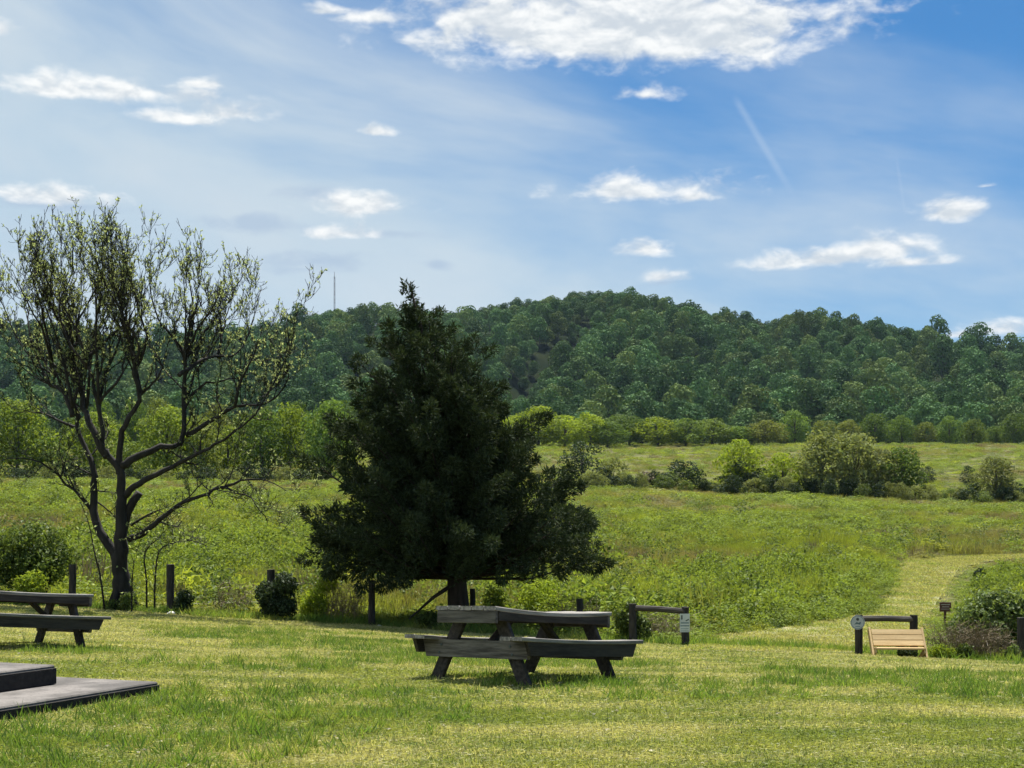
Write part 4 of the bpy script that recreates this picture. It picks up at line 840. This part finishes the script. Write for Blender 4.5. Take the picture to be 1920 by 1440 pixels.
bush('bush', 800, 30.2, 60, 1142, M_shrub, .08, 1000, 'low green bush between cedar trunk and picnic table')
bush('bush', 1862, 31.5, 190, 1080, M_shrubl, .11, 7500, 'big pale-leaved bush beside the brown trail sign', stems=18)
bush('bush', 1955, 31.0, 130, 1095, M_shrubl, .10, 3600, 'broad bush behind the post past the trail sign')
bush('bush', 1846, 60.0, 44, 1056, M_dkgr, .13, 1500, 'small dark conical bush in the meadow behind the trail sign')
bush('thicket', 65, 32.0, 190, 940, M_shrub, .10, 7000, 'tall leafy thicket beside the bare tree and fence post', 'thicket', hang=.16, stems=20)
bush('thicket', -30, 31.5, 150, 965, M_shrub, .10, 2600, 'tall leafy thicket half hidden behind the dark picnic table', 'thicket', hang=.18)
bush('bush', 62, 30.9, 90, 1062, M_yel, .085, 1500, 'bright yellow-green bush under the tall thicket')
bush('bush', 232, 30.9, 80, 1098, M_shrub, .07, 900, 'low ivy-like growth around the base of the bare tree')
bush('bush', 600, 31.8, 90, 1056, M_yel, .085, 1700, 'bright yellow bush at the left edge of the cedar')
bush('bush', 1010, 33.5, 160, 1060, M_yel, .09, 2800, 'bright yellow-green brush to the right of the cedar trunk')
bush('bush', 930, 33.2, 90, 1088, M_weed2, .085, 1500, 'leafy brush right behind the cedar trunk')
bush('bush', 1700, 28.5, 44, 1212, M_dkgr, .05, 700, 'dark leafy clump under the pine bench seat')  # dark-leaved clump filling the space beneath the seat
bush('bush', 1690, 28.75, 46, 1172, M_shrubl, .05, 260, 'thin weeds showing above the bench back')
bush('bush', 1765, 29.2, 70, 1196, M_yel, .06, 1100, 'bright grass-green clump right beside the pine bench', 'bush')
bush('bush', 1810, 29.4, 46, 1200, M_shrub, .07, 800, 'low dark green weeds below the dead brown brush')
bush('bush', 1900, 29.6, 46, 1205, M_shrubl, .07, 700, 'low pale weeds at the foot of the post past the trail sign')
# dead brown brush
def dead_brush(u, Y, wpx, vtop, label, ns=70):
    p = on(u, Y, -.02); w = wpx / F * Y; ht = ZC - (vtop - VH) / F * Y - p.z; rg = random.Random(int(u)); t = thing('dead_brush', p, label, 'brush', None); mb = MB(); m2 = MB()
    for i in range(ns):
        a = rg.uniform(0, 6.28); r = w / 2 * rg.uniform(.1, 1) ** .7; b = Vector((r * math.cos(a), r * math.sin(a) * .6, -.05)); top_ = b + Vector((rg.gauss(0, .22), rg.gauss(0, .18), ht * rg.uniform(.4, 1.05))); mid = b.lerp(top_, .5) + Vector((rg.gauss(0, .06), rg.gauss(0, .06), .05))
        mb.tube([b, mid, top_], [.007, .006, .003], 3, False)
        for _ in range(7): q = mid.lerp(top_, rg.random()); m2.tube([q, q + Vector((rg.gauss(0, .13), rg.gauss(0, .12), rg.gauss(.05, .1)))], [.004, .002], 3, False)
    mb.build('stems', M_dead, t); m2.build('twigs', M_dead, t)
dead_brush(1800, 30.0, 100, 1162, 'dead brown brush below the big pale-leaved bush', 110)
dead_brush(1868, 29.9, 90, 1172, 'dead brown brush beside the post past the trail sign', 80)
dead_brush(640, 31.6, 90, 1092, 'dead grey-brown brush under the left side of the cedar', 90)
dead_brush(430, 31.8, 80, 1085, 'dead twiggy brush between the bare tree and round dark bush', 60)
dead_brush(1235, 31.0, 80, 1145, 'dry tan brush seen below the rail with the rectangular notice', 90)
dead_brush(1080, 31.8, 90, 1108, 'dry tan brush around the post above the picnic table', 70)
# saplings by the bare tree
def sapling(pl, dep, label):
    b = on(pl[0][0], BY - .5 + dep); t = thing('sapling', b, label, 'sapling'); P = [pt(u, v, BY - .5 + dep) - b for u, v in pl]; P[0].z = -.05; mb = MB(); Q = catmull(P); mb.tube(Q, [.026 * (1 - .75 * i / (len(Q) - 1)) for i in range(len(Q))], 5); C, Dd = [], []
    for i in range(2, len(Q) - 1):
        for _ in range(4):
            e_ = Q[i] + rv(.12) + Vector((0, 0, .12)); mb.tube([Q[i], e_], [.007, .003], 3, False); C.append(tuple(e_)); Dd.append(tuple(rv(1)))
    mb.build('stem', M_bark, t, smooth=True); V, Fq = leaf_arrays(lrng, np.array(C), np.array(Dd), .09, .045); obj('leaves', arr_mesh('sapling_leaves', V, Fq), M_bud, t)
sapling([(197, 1140), (188, 1080), (178, 1040), (166, 980), (150, 940)], -.2, 'thin leaning sapling at the thicket side of the bare tree')
sapling([(290, 1145), (291, 1090), (298, 1035), (325, 1018), (360, 1014), (392, 1026)], 0, 'thin sapling arching over beside the bare tree')
sapling([(275, 1145), (275, 1090), (272, 1035), (305, 1000), (306, 960)], .2, 'thin upright sapling right next to the bare tree')
sapling([(247, 1140), (248, 1090), (252, 1045)], -.3, 'short sapling stem against the bare tree trunk')
# pale stones at the feet of two posts
def stone(u, Y, s_, label):
    bm = bmesh.new(); bmesh.ops.create_icosphere(bm, subdivisions=2, radius=s_)
    for v in bm.verts: v.co *= 1 + .28 * mnoise.noise(v.co * 9 + Vector((u, 0, 0))); v.co.z *= .62
    me = bpy.data.meshes.new('stone'); bm.to_mesh(me); bm.free(); tag(obj('stone', me, M_stone, None, on(u, Y, s_ * .35)), label, 'stone')
stone(321, 30.55, .10, 'pale stone at the foot of the post by the bare tree'); stone(711, 30.4, .06, 'small white stone at the foot of the post under the cedar')

# ------------------------------------------------------------------ air
hz, q, o_ = pmat('haze_air'); pv = q.new('ShaderNodeVolumePrincipled'); pv.inputs['Color'].default_value = (.55, .75, 1.0, 1); pv.inputs['Density'].default_value = HAZE; pv.inputs['Anisotropy'].default_value = .2; q.l.new(pv.outputs[0], o_.inputs['Volume'])
zmin = min(v.co.z for nm in ('ground', 'hill') for v in bpy.data.objects[nm].data.vertices) - 1.0
tag(MB().box((0, 650, (zmin + 205) / 2), (3100, 1600, 205 - zmin)).build('haze', hz), 'thin blue summer haze over the valley', 'haze', None, 'stuff')
